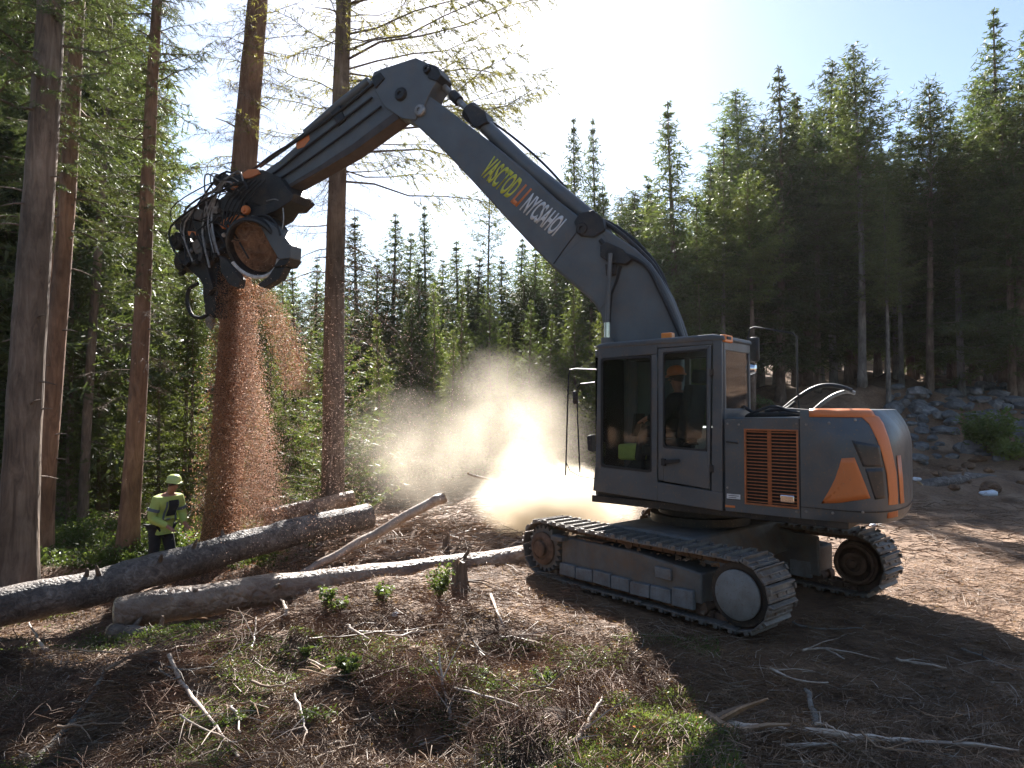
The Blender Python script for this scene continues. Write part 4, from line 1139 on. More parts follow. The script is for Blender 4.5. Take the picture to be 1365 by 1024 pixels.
# interior: seat, console, levers, operator
st = MB(); xs_ = (XF + XR) / 2 - .2; ym = (Yn + Yf) / 2
st.prism([(xs_ - .05, 1.74), (xs_ + .42, 1.76), (xs_ + .44, 1.86), (xs_ - .02, 1.88)], ym - .24, ym + .24, U)
st.prism([(xs_ - .12, 1.84), (xs_ + .03, 1.86), (xs_ - .1, 2.5), (xs_ - .22, 2.5)], ym - .23, ym + .23, U)
st.prism([(xs_ - .25, 2.52), (xs_ - .14, 2.52), (xs_ - .15, 2.68), (xs_ - .24, 2.68)], ym - .13, ym + .13, U)
st.prism([(xs_ + .05, 1.2), (xs_ + .3, 1.2), (xs_ + .25, 1.74), (xs_ + .1, 1.74)], ym - .15, ym + .15, U)
part(st, 'operator_seat', M['seat'], bevel=.03)
cn = MB(); cn.prism([(xs_ + .5, 1.2), (xs_ + .75, 1.2), (xs_ + .72, 1.85), (xs_ + .62, 1.9)], Yf + .06, Yf + .25, U); cn.prism([(xs_, 1.65), (xs_ + .4, 1.65), (xs_ + .4, 1.78), (xs_, 1.75)], Yn - .2, Yn - .08, U)
part(cn, 'console', M['dark'], bevel=.02)
mn = MB(); mn.prism([(XF - .3, 1.85), (XF - .26, 1.85), (XF - .3, 2.15), (XF - .34, 2.15)], Yf + .08, Yf + .32, U); part(mn, 'monitor', M['dark'], bevel=.01)
bx_ = MB(); a_ = q(822, 610); bx_.box(U(a_[0], ym, a_[1] + .05), (.3, .3, .2), U.rot()); part(bx_, 'lime_box', M['hivis'], bevel=.03)  # lime box standing in for a yellow-green patch low in the window
for yy in (.12, -.12):
    lv = MB(); lv.tube([U(xs_ + .45, ym + yy, 1.65), U(xs_ + .5, ym + yy, 1.95)], .012, 8); lv.lathe([(.01, 0), (.03, .02), (.03, .09), (.001, .11)], U(xs_ + .5, ym + yy, 1.93), (0, 0, 1), 12); part(lv, 'lever', M['rubber'], smooth=True)
# handrails, mirrors
def rail(name, pts, r, m, Y=Yn, parent=ex, n=8):
    mb = MB(); mb.tube([U(*((lambda t: (t[0], Y, t[1]))(U.px(u, v, Y)))) for u, v in pts], r, n); return part(mb, name, m, parent=parent, smooth=True)
rail('mirror_bracket', [(795, 493), (768, 492), (760, 493), (758, 500), (756, 560), (754, 634)], .010, M['dark'])
rail('front_handrail', [(793, 510), (774, 512), (769, 518), (770, 560), (773, 630)], .009, M['dark'])
rail('windscreen_cable', [(754, 615), (760, 628), (773, 635), (793, 638)], .006, M['rubber'])
mr_ = MB(); a_ = U.px(767, 530, Yn); mr_.box(U(a_[0], Yn, a_[1]), (.05, .08, .17), U.rot()); part(mr_, 'near_mirror', M['dark'], bevel=.02)
rail('rear_mirror_bracket', [(998, 520), (997, 450), (1000, 438), (1006, 436), (1056, 444), (1062, 449), (1063, 520), (1066, 556)], .011, M['dark'], Y=.3)
a_ = U.px(1005, 466, .3); mr_ = MB(); mr_.box(U(a_[0], .3, a_[1]), (.13, .08, .3), U.rot()); mh = part(mr_, 'rear_mirror', M['dark'], bevel=.03)
a_ = U.px(1001, 492, .35); mr_ = MB(); mr_.lathe([(.001, -.07), (.05, -.06), (.075, 0), (.05, .06), (.001, .07)], U(a_[0], .35, a_[1]), U.F, 16); part(mr_, 'work_lamp', M['chrome'], smooth=True)
# hood: hoses, pipes, brackets
def hose(name, pts, r, m, Y, n=8, parent=ex):
    P3 = [U(*((lambda t: (t[0], y, t[1]))(U.px(u, v, y)))) for (u, v), y in zip(pts, Y if isinstance(Y, (list, tuple)) else [Y] * len(pts))]
    out_ = []
    for i in range(len(P3) - 1):
        p = [P3[max(0, min(len(P3) - 1, i + k))] for k in (-1, 0, 1, 2)]
        for j in range(5):
            t = j / 5
            out_.append(.5 * (2 * p[1] + (p[2] - p[0]) * t + (2 * p[0] - 5 * p[1] + 4 * p[2] - p[3]) * t * t + (3 * p[1] - p[0] - 3 * p[2] + p[3]) * t ** 3))
    out_.append(P3[-1]); mb = MB(); mb.tube(out_, r, n); return part(mb, name, m, parent=parent, smooth=True)
hose('hood_hoop', [(1045, 545), (1060, 533), (1080, 520), (1098, 514), (1118, 515), (1136, 521)], .025, M['dark'], .3)
hose('hood_hoop', [(1084, 548), (1098, 536), (1112, 527), (1128, 522), (1140, 524)], .022, M['steel'], .25)
hose('hood_pipe', [(1020, 549), (1035, 546), (1060, 547), (1085, 549), (1105, 551)], .022, M['dark'], .75)
hose('hood_pipe', [(990, 541), (1005, 550), (1025, 552), (1048, 545), (1060, 536)], .018, M['rubber'], .6)
hose('hood_hose', [(1000, 552), (1015, 546), (1034, 542), (1052, 548), (1072, 551)], .016, M['rubber'], .9)
for k, (u, v) in enumerate(((1032, 548), (1050, 546), (1076, 549), (1110, 549))):
    hb = MB(); a_ = U.px(u, v, .6); hb.box(U(a_[0], .6, a_[1] - .01), (.1, .14, .06), U.rot()); part(hb, 'hose_clamp', M['steel'], bevel=.01)

# --- boom, stick and cylinders
HW = .17
boom_poly = [(905, 600), (908, 500), (913, 450), (905, 425), (893, 395), (880, 370), (866, 350), (845, 330), (818, 312), (800, 300), (776, 292), (742, 266), (700, 227), (655, 190), (610, 156), (585, 137), (572, 128), (556, 128),
             (540, 140), (540, 156), (560, 172), (590, 200), (628, 240), (668, 284), (706, 325), (738, 358), (766, 382), (790, 402), (801, 420), (806, 450), (812, 500), (830, 600)]
bmn = MB(); bmn.prism([B.px(u, v, HW) for u, v in boom_poly], -HW, HW, B); part(bmn, 'boom', M['boom_paint'], bevel=.025)
# raised doubler plates on the boom's flank
pd = MB(); pd.prism([B.px(u, v, HW) for u, v in [(738, 354), (765, 376), (790, 396), (800, 412), (812, 400), (822, 370), (826, 345), (800, 306), (782, 312), (762, 332)]], HW, HW + .012, B); part(pd, 'flank_plate', M['boom_paint'], bevel=.005)
wl = MB()
wl.tube([B(*((lambda t: (t[0], HW + .004, t[1]))(B.px(u, v, HW)))) for u, v in [(778, 298), (767, 312), (752, 332), (738, 352)]], .008, 6)
part(wl, 'weld_seam', M['dark'], smooth=True)
wl = MB(); wl.tube([B(*((lambda t: (t[0], HW + .01, t[1]))(B.px(u, v, HW)))) for u, v in [(828, 355), (822, 375), (815, 392), (813, 415), (812, 440), (811, 470)]], .018, 8)
part(wl, 'boom_hose', M['rubber'], smooth=True)
def pin(u, v, r, w=.06, m='dark', Y=HW, name='pin'):
    mb = MB(); a_ = B.px(u, v, Y); mb.lathe([(r, -.02), (r, w * .6), (r * .8, w), (r * .35, w), (r * .3, w * .7), (.001, w * .7)], B(a_[0], Y, a_[1]), B.L, 24); return part(mb, name, M[m], smooth=True)
def plateB(name, pts, m, y0, y1, bev=.01, parent=ex):
    mb = MB(); mb.prism([B.px(u, v, max(y0, y1)) for u, v in pts], y0, y1, B); return mb.build(name, M[m] if isinstance(m, str) else m, parent, bevel=bev, rel=EXO)
pin(777, 306, .09, .07); pin(818, 341, .12, .09); pin(561, 148, .10, .06, 'steel'); pin(536, 127, .11, .08)
plateB('cylinder_bracket', [(765, 296), (772, 284), (790, 280), (803, 290), (806, 306), (792, 316), (772, 314)], 'dark', -.18, HW + .05)
plateB('hose_manifold', [(800, 328), (808, 322), (830, 332), (842, 346), (834, 352), (812, 350), (800, 342)], 'dark', HW, HW + .09)
plateB('hose_manifold', [(806, 352), (822, 352), (820, 366), (808, 368)], 'dark', HW, HW + .06)
def bpt(u, v, Y): x, z = B.px(u, v, Y); return B(x, Y, z)
def bhose(name, pts, r, Y, m='rubber', n=8, parent=ex, rad=None):
    P3 = [bpt(u, v, y) for (u, v), y in zip(pts, Y if isinstance(Y, (list, tuple)) else [Y] * len(pts))]
    out_ = []
    for i in range(len(P3) - 1):
        p = [P3[max(0, min(len(P3) - 1, i + k))] for k in (-1, 0, 1, 2)]
        for j in range(5):
            t = j / 5
            out_.append(.5 * (2 * p[1] + (p[2] - p[0]) * t + (2 * p[0] - 5 * p[1] + 4 * p[2] - p[3]) * t * t + (3 * p[1] - p[0] - 3 * p[2] + p[3]) * t ** 3))
    out_.append(P3[-1]); mb = MB(); mb.tube(out_, r, n); return mb.build(name, M[m], parent, smooth=True, rel=EXO)
bhose('boom_hose', [(800, 320), (815, 334), (840, 342), (862, 356), (876, 380), (895, 420), (908, 450)], .03, HW + .06)
bhose('boom_hose', [(796, 292), (820, 306), (850, 332), (872, 356), (886, 385), (903, 425), (912, 450)], .035, .05, 'dark')
bhose('boom_hose', [(790, 288), (818, 300), (852, 326), (878, 358), (890, 386), (906, 430)], .025, -.1)
bhose('boom_hose', [(640, 152), (680, 180), (720, 214), (752, 248), (778, 282)], .018, -.12)
# lift cylinders beside the boom, chrome rod showing over the cab
for yy in (HW + .16, -HW - .16):
    cy_ = MB(); cy_.tube([bpt(813, 470, HW), bpt(816, 340, HW)][0:2] if False else [B(B.px(813, 640, HW)[0], yy, 1.25), B(B.px(814, 452, HW)[0], yy, B.px(814, 452, HW)[1])], .085, 16); part(cy_, 'lift_cylinder', M['boom_paint'], smooth=True)
    cy_ = MB(); a0 = B.px(814, 452, HW); a1 = B.px(818, 341, HW)
    cy_.tube([B(a0[0], yy, a0[1]), B(B.px(814, 432, HW)[0], yy, B.px(814, 432, HW)[1])], .05, 14); part(cy_, 'cylinder_rod', M['chrome'], smooth=True)
    cy_ = MB(); cy_.tube([B(B.px(814, 432, HW)[0], yy, B.px(814, 432, HW)[1]), B(a1[0], yy, a1[1])], .03, 10); part(cy_, 'rod_end', M['boom_paint'], smooth=True)
# stick cylinder on the boom's back
cb_ = MB(); cb_.tube([bpt(786, 290, 0), bpt(700, 220, 0), bpt(636, 158, 0)], .115, 20); part(cb_, 'stick_cylinder', M['boom_paint'], smooth=True)
cb_ = MB(); cb_.tube([bpt(638, 160, 0), bpt(626, 148, 0)], .15, 20); part(cb_, 'cylinder_gland', M['dark'], smooth=True)
cb_ = MB(); cb_.tube([bpt(626, 149, 0), bpt(580, 104, 0)], .05, 14); part(cb_, 'cylinder_rod', M['steel'], smooth=True)
cb_ = MB(); cb_.tube([bpt(612, 135, 0), bpt(603, 126, 0)], .085, 14); part(cb_, 'rod_collar', M['dark'], smooth=True)
plateB('gland_valve', [(618, 146), (628, 138), (646, 148), (650, 162), (636, 170), (630, 168)], 'dark', -.1, .16)
# decal lettering
def lettering(txt, u0, v0, u1, v1, size, m, name, shear=.25):
    a = B.px(u0, v0, HW); b = B.px(u1, v1, HW)
    cu = bpy.data.curves.new('lettering', 'FONT'); cu.body = txt; cu.size = 1; cu.shear = shear; cu.extrude = 0; cu.offset = .028
    tmp = bpy.data.objects.new('tmp', cu); link(tmp)
    dg = bpy.context.evaluated_depsgraph_get(); me = bpy.data.meshes.new_from_object(tmp.evaluated_get(dg)); bpy.data.objects.remove(tmp)
    xs = [v.co.x for v in me.vertices]; ys = [v.co.y for v in me.vertices]
    W = max(xs) - min(xs); Hh = max(ys) - min(ys); mx, my = min(xs), min(ys)
    A = Vector(a); Bv = Vector(b); d = Bv - A; L = d.length; d.normalize(); nrm = Vector((-d.y, d.x))
    if nrm.y < 0: nrm = -nrm
    for v in me.vertices:
        s = (v.co.x - mx) / W * L; t = (v.co.y - my) / Hh * size
        p = A + d * s + nrm * t; v.co = B(p.x, HW + .003, p.y) - EXO
    me.materials.clear(); me.materials.append(M[m])
    o = link(bpy.data.objects.new(name, me)); o.parent = ex
    so = o.modifiers.new('thick', 'SOLIDIFY'); so.thickness = .003; so.offset = 0
lettering('VASCTOD', 640, 234, 678, 267, .36, 'yellow', 'boom_lettering')
lettering('LI', 680, 269, 691, 278, .34, 'orange', 'boom_lettering')
lettering('NYCSAHOI', 692, 280, 738, 317, .32, 'white', 'boom_lettering')
# stick
SW = .15
stick = [(498, 96), (512, 90), (556, 78), (566, 84), (566, 98), (556, 128), (548, 150), (532, 158), (470, 203), (420, 232), (380, 254), (340, 280), (310, 300), (296, 292), (290, 272), (302, 256), (335, 240), (372, 214), (420, 172), (462, 137), (492, 112)]
o = MB(); o.prism([B.px(u, v, SW) for u, v in stick], -SW, SW, B); part(o, 'stick', M['boom_paint'], bevel=.02)
plateB('stick_head_plate', [(498, 96), (511, 91), (554, 77), (578, 88), (586, 104), (576, 118), (566, 140), (553, 160), (536, 158), (512, 142), (500, 120)], 'boom_paint', -SW - .05, SW + .045)
plateB('stick_belly_shade', [(532, 158), (470, 203), (420, 232), (380, 254), (345, 276), (350, 268), (384, 246), (424, 222), (470, 192), (528, 148)], 'belly', -SW * .8, SW + .02)  # dark strip that paints shade along the stick's underside
plateB('clevis', [(570, 84), (582, 88), (588, 100), (582, 108), (570, 104)], 'dark', -.12, SW + .08)
plateB('stick_clip', [(494, 104), (506, 96), (512, 104), (500, 118)], 'dark', 0, SW + .07)
plateB('stick_clip', [(440, 150), (452, 140), (460, 160), (450, 168)], 'dark', 0, SW + .03)
pin(572, 95, .07, .1); 
t1 = MB(); t1.tube([bpt(492, 108, .1), bpt(452, 140, .1), bpt(408, 178, .1)], .075, 14); part(t1, 'tilt_cylinder', M['boom_paint'], smooth=True)
t1 = MB(); t1.tube([bpt(408, 178, .1), bpt(346, 222, .1)], .035, 10); part(t1, 'cylinder_rod', M['dark'], smooth=True)
bhose('stick_hose', [(500, 110), (450, 150), (400, 185), (366, 205), (338, 226), (315, 240)], .025, .18)
bhose('stick_hose', [(496, 130), (450, 165), (404, 200), (372, 226), (340, 246), (310, 262)], .02, SW + .03)
bhose('stick_hose', [(508, 142), (460, 178), (410, 214), (370, 240), (330, 262)], .018, SW + .03)
plateB('orange_scuff', [(394, 192), (402, 184), (411, 178), (413, 186), (405, 196), (396, 199)], 'orange', SW, SW + .008, .003)

# --- harvester head, hung from the stick's tip
hd = MB(); hd.prism([B.px(u, v, .3) for u, v in [(292, 262), (330, 250), (372, 268), (360, 286), (334, 300), (296, 316), (280, 350), (266, 372), (250, 340), (262, 300)]], -.28, .26, B)
head = part(hd, 'harvester_head', M['dark'], bevel=.03)
rr = random.Random(5)
def hp(name, pts, m, y0, y1, bev=.012): return plateB(name, pts, m, y0, y1, bev, head)
def hh(name, pts, r, Y, m='rubber'): return bhose(name, pts, r, Y, m, 8, head)
def drum(name, u, v, r, w, m='dark', Y=.3, axis=None, prof=None):
    mb = MB(); mb.lathe(prof or [(r * .9, 0), (r, .02), (r, w), (r * .85, w + .03), (r * .5, w + .03), (r * .45, w + .06), (.001, w + .06)], bpt(u, v, Y), axis or B.L, 20)
    return mb.build(name, M[m], head, smooth=True, rel=EXO)
hp('stick_fork', [(296, 240), (318, 232), (350, 226), (372, 236), (392, 262), (380, 274), (350, 276), (318, 262), (300, 254)], 'dark', -.24, .3)
hp('orange_guard', [(322, 232), (330, 226), (342, 225), (346, 231), (334, 237), (325, 238)], 'orange', .1, .33, .006)
hp('orange_guard', [(303, 248), (311, 243), (318, 247), (309, 253)], 'orange', .1, .33, .006)
drum('orange_cap', 330, 281, .085, .05, 'orange', Y=.36)
hp('orange_guard', [(292, 299), (300, 291), (316, 286), (324, 288), (322, 294), (304, 300), (296, 305)], 'orange', .3, .37, .006)
hp('orange_guard', [(250, 308), (262, 309), (262, 315), (251, 314)], 'orange', .36, .40, .004)
hp('tilt_bracket', [(316, 290), (340, 276), (364, 270), (392, 258), (388, 268), (366, 282), (344, 290), (322, 300)], 'dark', -.1, .34)
drum('valve_motor', 302, 240, .13, .2, 'dark', Y=.1, axis=B.F)
drum('feed_motor', 262, 302, .22, .22, 'dark', Y=.1)
drum('feed_motor', 247, 324, .17, .2, 'dark', Y=.12)
drum('feed_roller', 262, 352, .2, .34, 'dark', Y=-.1)
drum('feed_roller', 281, 330, .18, .25, 'frame_mud', Y=.1)
hp('saw_box', [(272, 352), (290, 350), (288, 398), (286, 424), (274, 420), (270, 390)], 'dark', -.1, .2)
hp('knife_arm', [(232, 294), (246, 290), (270, 298), (288, 316), (276, 326), (256, 312), (234, 306)], 'dark', -.2, .36)
hp('knife_arm', [(228, 316), (240, 312), (262, 326), (280, 350), (272, 362), (252, 344), (232, 328)], 'dark', -.3, .1)
hp('grab_arm', [(238, 340), (252, 332), (276, 356), (284, 384), (276, 394), (266, 372), (250, 358)], 'dark', 0, .3)
hp('side_plate', [(276, 262), (296, 266), (300, 292), (284, 300), (268, 284)], 'dark', -.2, .32)
hp('side_plate', [(262, 272), (276, 262), (284, 276), (270, 290)], 'dark', -.05, .36)
for k in range(26):
    u = rr.uniform(240, 300); v = rr.uniform(270, 365)
    if u < 262 and v < 290: continue
    s_ = rr.uniform(.05, .11); mb = MB()
    if rr.random() < .5: mb.box(bpt(u, v, rr.uniform(.2, .4)), (s_ * 1.6, s_, s_), Euler((rr.random() * 3, rr.random() * 3, rr.random() * 3)).to_matrix())
    else: mb.lathe([(s_ * .5, -s_ * .7), (s_ * .5, s_ * .5), (s_ * .3, s_ * .7), (.001, s_ * .7)], bpt(u, v, rr.uniform(.2, .4)), (rr.gauss(0, 1), rr.gauss(0, 1), rr.gauss(0, .6)), 12)
    mb.build('hydraulic_fitting', M['dark'] if rr.random() < .8 else M['steel'], head, bevel=.006, rel=EXO)
for k in range(9):
    u0, v0 = rr.uniform(250, 310), rr.uniform(262, 330); u1, v1 = u0 + rr.uniform(-25, 25), v0 + rr.uniform(20, 60)
    hh('hydraulic_hose', [(u0, v0), (u0 + rr.uniform(-22, 8), v0 + 8), ((u0 + u1) / 2 - rr.uniform(0, 18), (v0 + v1) / 2), (u1, v1)], .016, rr.uniform(.32, .45))
hp('saw_bar', [(272, 396), (282, 398), (286, 432), (281, 440), (274, 434)], 'steel', .02, .05, .004)
hp('grab_arm', [(292, 340), (304, 348), (320, 372), (318, 384), (306, 380), (294, 362)], 'dark', .3, .44)
hp('grab_arm', [(368, 352), (380, 356), (372, 372), (352, 384), (342, 380), (358, 368)], 'dark', .2, .36)
hp('valve_block', [(296, 262), (322, 268), (318, 284), (294, 280)], 'dark', .26, .42)
hp('valve_block', [(256, 276), (270, 280), (266, 294), (252, 290)], 'frame_mud', .2, .38)
for k in range(8):
    a_ = 2 * PI * k / 8; mb = MB(); cpt = bpt(262 + 12 * math.cos(a_), 302 + 12 * math.sin(a_), .33); mb.lathe([(.02, 0), (.02, .03), (.001, .03)], cpt, B.L, 6); mb.build('bolt', M['steel'], head, rel=EXO)
for k in range(12):
    u0, v0 = 300 + rr.uniform(-8, 30), 250 + rr.uniform(-12, 8); u1, v1 = rr.uniform(240, 300), rr.uniform(300, 362)
    hh('hydraulic_hose', [(u0, v0), (u0 - rr.uniform(12, 32), v0 - rr.uniform(-6, 14)), (min(u0, u1) - rr.uniform(0, 16), (v0 + v1) / 2), (u1, v1)], rr.choice((.011, .015, .019)), rr.uniform(.3, .48), rr.choice(('rubber', 'rubber', 'steel')))
for k in range(5):
    hh('hydraulic_hose', [(330 + k * 6, 240), (312 + k * 4, 256 + k * 3), (300 + k * 5, 276 + k * 2), (296 + k * 3, 300)], .014, .42)
# open drum shell that wraps the stem
dc_ = bpt(340, 330, .33); axd = (B.L * .82 + Vector((0, 0, -.42)) + B.F * -.15).normalized()
dw = MB(); dw.lathe([(.50, -.42), (.53, -.1), (.54, .06), (.50, .085), (.47, .07), (.46, -.08), (.40, -.36)], dc_, axd, 48)
o = dw.build('drum_shell', M['dark'], head, smooth=True, rel=EXO)
dw = MB(); dw.lathe([(.001, -.1), (.3, -.12), (.462, -.06)], dc_, axd, 40); dw.build('packed_bark', M['bark_red'], head, rel=EXO)
rim = MB(); a1_ = axd.orthogonal().normalized(); b1_ = axd.cross(a1_)
# lower silver rim arc, its highlights put into the pale colour
down = Vector((0, 0, -1)); down = (down - axd * down.dot(axd)).normalized(); sid = axd.cross(down)
rim.tube([dc_ + axd * .09 + (down * math.cos(t) + sid * math.sin(t)) * .515 for t in [(-1.15 + 2.3 * k / 24) for k in range(25)]], .034, 8)
rim.build('drum_rim', M['rim'], head, smooth=True, rel=EXO)
for k in range(46):
    t = rr.uniform(-.42, .42); w_ = math.sqrt(max(0, .44 ** 2 - t * t)); a_ = rr.uniform(-w_, w_ * .5); L_ = rr.uniform(.08, .28)
    mb = MB(); p0 = dc_ + axd * (.0 + rr.uniform(-.05, .05)) + down * t + sid * a_
    mb.tube([p0, p0 + sid * L_ * .5 + down * rr.gauss(0, .03) + axd * .03, p0 + sid * L_ + down * rr.gauss(0, .04)], [.012, .01, .004], 5)
    mb.build('bark_strip', M['bark_red'] if rr.random() < .7 else M['twig'], head, rel=EXO)
hp('delimb_knife', [(334, 286), (352, 292), (370, 304), (388, 328), (387, 344), (372, 346), (362, 330), (350, 308)], 'boom_paint', .16, .42)
hp('delimb_knife', [(372, 346), (387, 344), (380, 354), (364, 356)], 'dark', .1, .4)
hh('hydraulic_hose', [(264, 378), (252, 386), (250, 404), (256, 420), (268, 424), (276, 420)], .035, .25)
hh('hydraulic_hose', [(296, 252), (286, 256), (281, 244), (282, 232), (296, 234)], .012, .25, 'steel')
hh('hydraulic_hose', [(355, 268), (368, 266), (376, 274), (378, 292), (375, 312)], .012, .3, 'steel')
hh('hydraulic_hose', [(340, 288), (356, 288), (368, 298), (374, 314)], .02, .42)
hh('hydraulic_hose', [(288, 262), (282, 290), (286, 320), (292, 340)], .02, .42, 'steel')

# ------------------------------------------------------------------ felled logs
def log(label, pts, rad, m, seed=1, cut=True, stubs=8, name='log', n=22, rough=.05, mcut='wood'):
    g = random.Random(seed); base = Vector(pts[0])
    o = empty(name, base, label, 'log')
    P3 = [Vector(p) - base for p in pts]; out_ = []; rr_ = []
    for i in range(len(P3) - 1):
        for j in range(14):
            t = j / 14; out_.append(P3[i].lerp(P3[i + 1], t)); rr_.append((rad[i] + (rad[i + 1] - rad[i]) * t))
    out_.append(P3[-1]); rr_.append(rad[-1])
    mb = MB(); mb.tube(out_, rr_, n, cap=False)
    for k in range(len(mb.v)):
        v = Vector(mb.v[k]); i = k // n; c = out_[i]; dv = v - c
        f = 1 + rough * (math.sin(k % n * 1.3 + i * .35 + seed) * .5 + g.gauss(0, .4))
        mb.v[k] = tuple(c + dv * f + Vector((0, 0, .01 * math.sin(i * .5 + seed))))
    mb.build('bark', m, o, smooth=True)
    for e, (a, b) in enumerate(((0, 1), (-1, -2))):
        ax = (out_[a] - out_[b]).normalized(); r = rr_[a]
        ce = MB(); ce.lathe([(r * .97, -.01), (r * .95, .012), (r * .5, .016), (.001, .01)], out_[a], ax, n)
        ce.build('cut_face', M[mcut], o, smooth=False)
    for k in range(stubs):
        i = g.randrange(3, len(out_) - 3); ax = (out_[i + 1] - out_[i - 1]).normalized(); a = g.uniform(0, 2 * PI)
        pr = ax.orthogonal().normalized(); d = (Matrix.Rotation(a, 3, ax) @ pr); d = (d + ax * g.uniform(-.3, .5)).normalized()
        if d.z < -.3: d.z = -d.z
        L = g.uniform(.03, .2); sb = MB(); sb.tube([out_[i] + d * rr_[i] * .9, out_[i] + d * (rr_[i] + L * .6), out_[i] + d * (rr_[i] + L)], [.035, .024, .012], 7)
        sb.build('branch_stub', M['bark_grey'], o, smooth=True)
    return o
log('thick dark barked log running from the picture edge up behind the other logs', [at(-60, 822, 8.0), at(100, 790, 8.8), at(250, 748, 9.8), at(380, 712, 10.9), at(492, 688, 11.9)], [.235, .23, .225, .22, .225], M['bark_dark'], 3, stubs=12, rough=.05)
log('long pale peeled log lying in front, its far end at the excavator track', [at(158, 818, 8.2), at(300, 795, 8.5), at(440, 778, 8.9), at(580, 762, 9.4), at(715, 742, 9.9)], [.20, .20, .195, .19, .18], M['bark_peeled'], 5, stubs=9, rough=.04)
log('shorter pale log lying behind the thick dark one', [at(352, 690, 12.6), at(410, 679, 12.9), at(472, 664, 13.2)], [.17, .165, .15], M['bark_peeled'], 8, stubs=4)
log('slim bright peeled pole leaning up out of the slash behind the logs', [at(395, 768, 10.3), at(440, 745, 10.6), at(500, 712, 11), at(572, 671, 11.4), at(592, 663, 11.5)], [.05, .07, .075, .085, .095], M['twig_pale'], 9, stubs=0, name='pole', n=14, rough=.02)
log('thin white stick pointing out of the dust cloud', [at(624, 631, 12.2), at(670, 646, 12.4), at(716, 662, 12.6)], [.02, .03, .03], M['twig_pale'], 10, stubs=0, name='stick', n=8)
log('dark broken log end half buried below the peeled log', [at(150, 842, 8.0), at(230, 853, 7.7)], [.1, .07], M['bark_grey'], 11, stubs=3)
log('old mossy log lying along the soil bank under the rubble', [at(1225, 650, 17.0), at(1290, 640, 17.4), at(1380, 650, 17.8)], [.16, .2, .2], M['bark_dark'], 12, stubs=6)

# ------------------------------------------------------------------ sticks and branches one can pick out in the slash
def stick_thing(label, pts, r, m='twig_pale', name='stick', lift=.03, cat='branch', forks=0, seed=0, group=None):
    g = random.Random(seed + 50); P3 = []
    for i, p in enumerate(pts):
        q_ = gp(p[0], p[1]); q_.z += lift + (p[2] if len(p) > 2 else 0); P3.append(q_)
    base = P3[0].copy(); P3 = [p - base for p in P3]
    out_ = []
    for i in range(len(P3) - 1):
        p = [P3[max(0, min(len(P3) - 1, i + k))] for k in (-1, 0, 1, 2)]
        for j in range(4):
            t = j / 4; out_.append(.5 * (2 * p[1] + (p[2] - p[0]) * t + (2 * p[0] - 5 * p[1] + 4 * p[2] - p[3]) * t * t + (3 * p[1] - p[0] - 3 * p[2] + p[3]) * t ** 3) + Vector((g.gauss(0, .006), g.gauss(0, .006), g.gauss(0, .004))))
    out_.append(P3[-1]); n = len(out_)
    mb = MB(); mb.tube(out_, [r * (1 - .55 * k / (n - 1)) * g.uniform(.88, 1.12) for k in range(n)], 9)
    for k in range(forks):
        i = g.randrange(1, n - 1); ax = (out_[i] - out_[i - 1]).normalized(); sd_ = ax.cross(Vector((0, 0, 1))).normalized() * g.choice((-1, 1))
        L = g.uniform(.15, .5); d = (ax * .8 + sd_ * g.uniform(.4, 1) + Vector((0, 0, g.uniform(0, .5)))).normalized()
        mb.tube([out_[i], out_[i] + d * L * .5, out_[i] + d * L + Vector((0, 0, -.03))], [r * .5, r * .35, r * .15], 5)
    o = mb.build(name, M[m], None, smooth=True); o.location = base
    return tag(o, label, cat, group)
stick_thing('long straight peeled pole lying near the front by the grass tuft', [(955, 970), (1010, 977), (1100, 985), (1180, 992), (1262, 998)], .034, name='pole', seed=1, forks=2)
stick_thing('pale splinter lying parallel just below the long peeled pole', [(1040, 1002), (1100, 999), (1165, 994)], .016, seed=2)
stick_thing('knobbly brown root end at the start of the long peeled pole', [(945, 962), (965, 975), (998, 982)], .05, 'twig', name='root', seed=3, forks=3)
stick_thing('short grey stake standing upright out of the shadowed soil', [(1092, 978), (1084, 960, .02), (1074, 932, .04)], .032, 'bark_pale', name='stake', seed=4)
stick_thing('thin bright stick with a reddish tip, bent like a bow, in the near slash', [(222, 896, .1), (250, 935, .06), (282, 975, .04), (305, 1000), (330, 1030)], .017, seed=5, forks=1)
stick_thing('thick grey branch reaching from the lower corner into the slash', [(40, 1030), (80, 985), (118, 940), (140, 912, .08)], .03, 'bark_pale', seed=6, forks=2)
stick_thing('thin crooked branch continuing from the thick grey one along the slash', [(138, 915, .08), (170, 900, .1), (215, 890, .1), (262, 880, .1), (320, 870, .1)], .014, 'twig', seed=7, forks=4)
stick_thing('long thin grey twig crossing low at the picture edge', [(-5, 996), (40, 965), (90, 940), (135, 915)], .012, 'bark_pale', seed=8, forks=1)
stick_thing('white peeled stub poking out of the green plants below the dark log', [(60, 872), (50, 858, .03), (38, 844, .1)], .02, seed=9)
stick_thing('forked bleached root standing out of the dark hollow', [(600, 965), (594, 945, .05), (588, 925, .12), (584, 910, .2)], .016, seed=10, forks=4, name='root')
stick_thing('slim curved twig arching from the forked root to the grass', [(560, 1000), (600, 985), (640, 968), (665, 958)], .009, seed=11)
stick_thing('slender pale twig lying flat in the brown slash near the bottom', [(385, 1008), (430, 1000), (470, 993), (492, 988)], .010, seed=12)
stick_thing('bright orange tinted stick standing at the edge of the light grass', [(756, 1003), (775, 990, .03), (790, 975, .08), (803, 958, .12)], .018, seed=13, forks=2)
stick_thing('thin upright bleached twig beside the bright grass', [(772, 985), (773, 965, .06), (771, 945, .14)], .008, seed=14)
stick_thing('white splinter fallen below the front of the track', [(655, 800, .03), (662, 822, .04), (672, 846, .03)], .018, seed=15, forks=1)
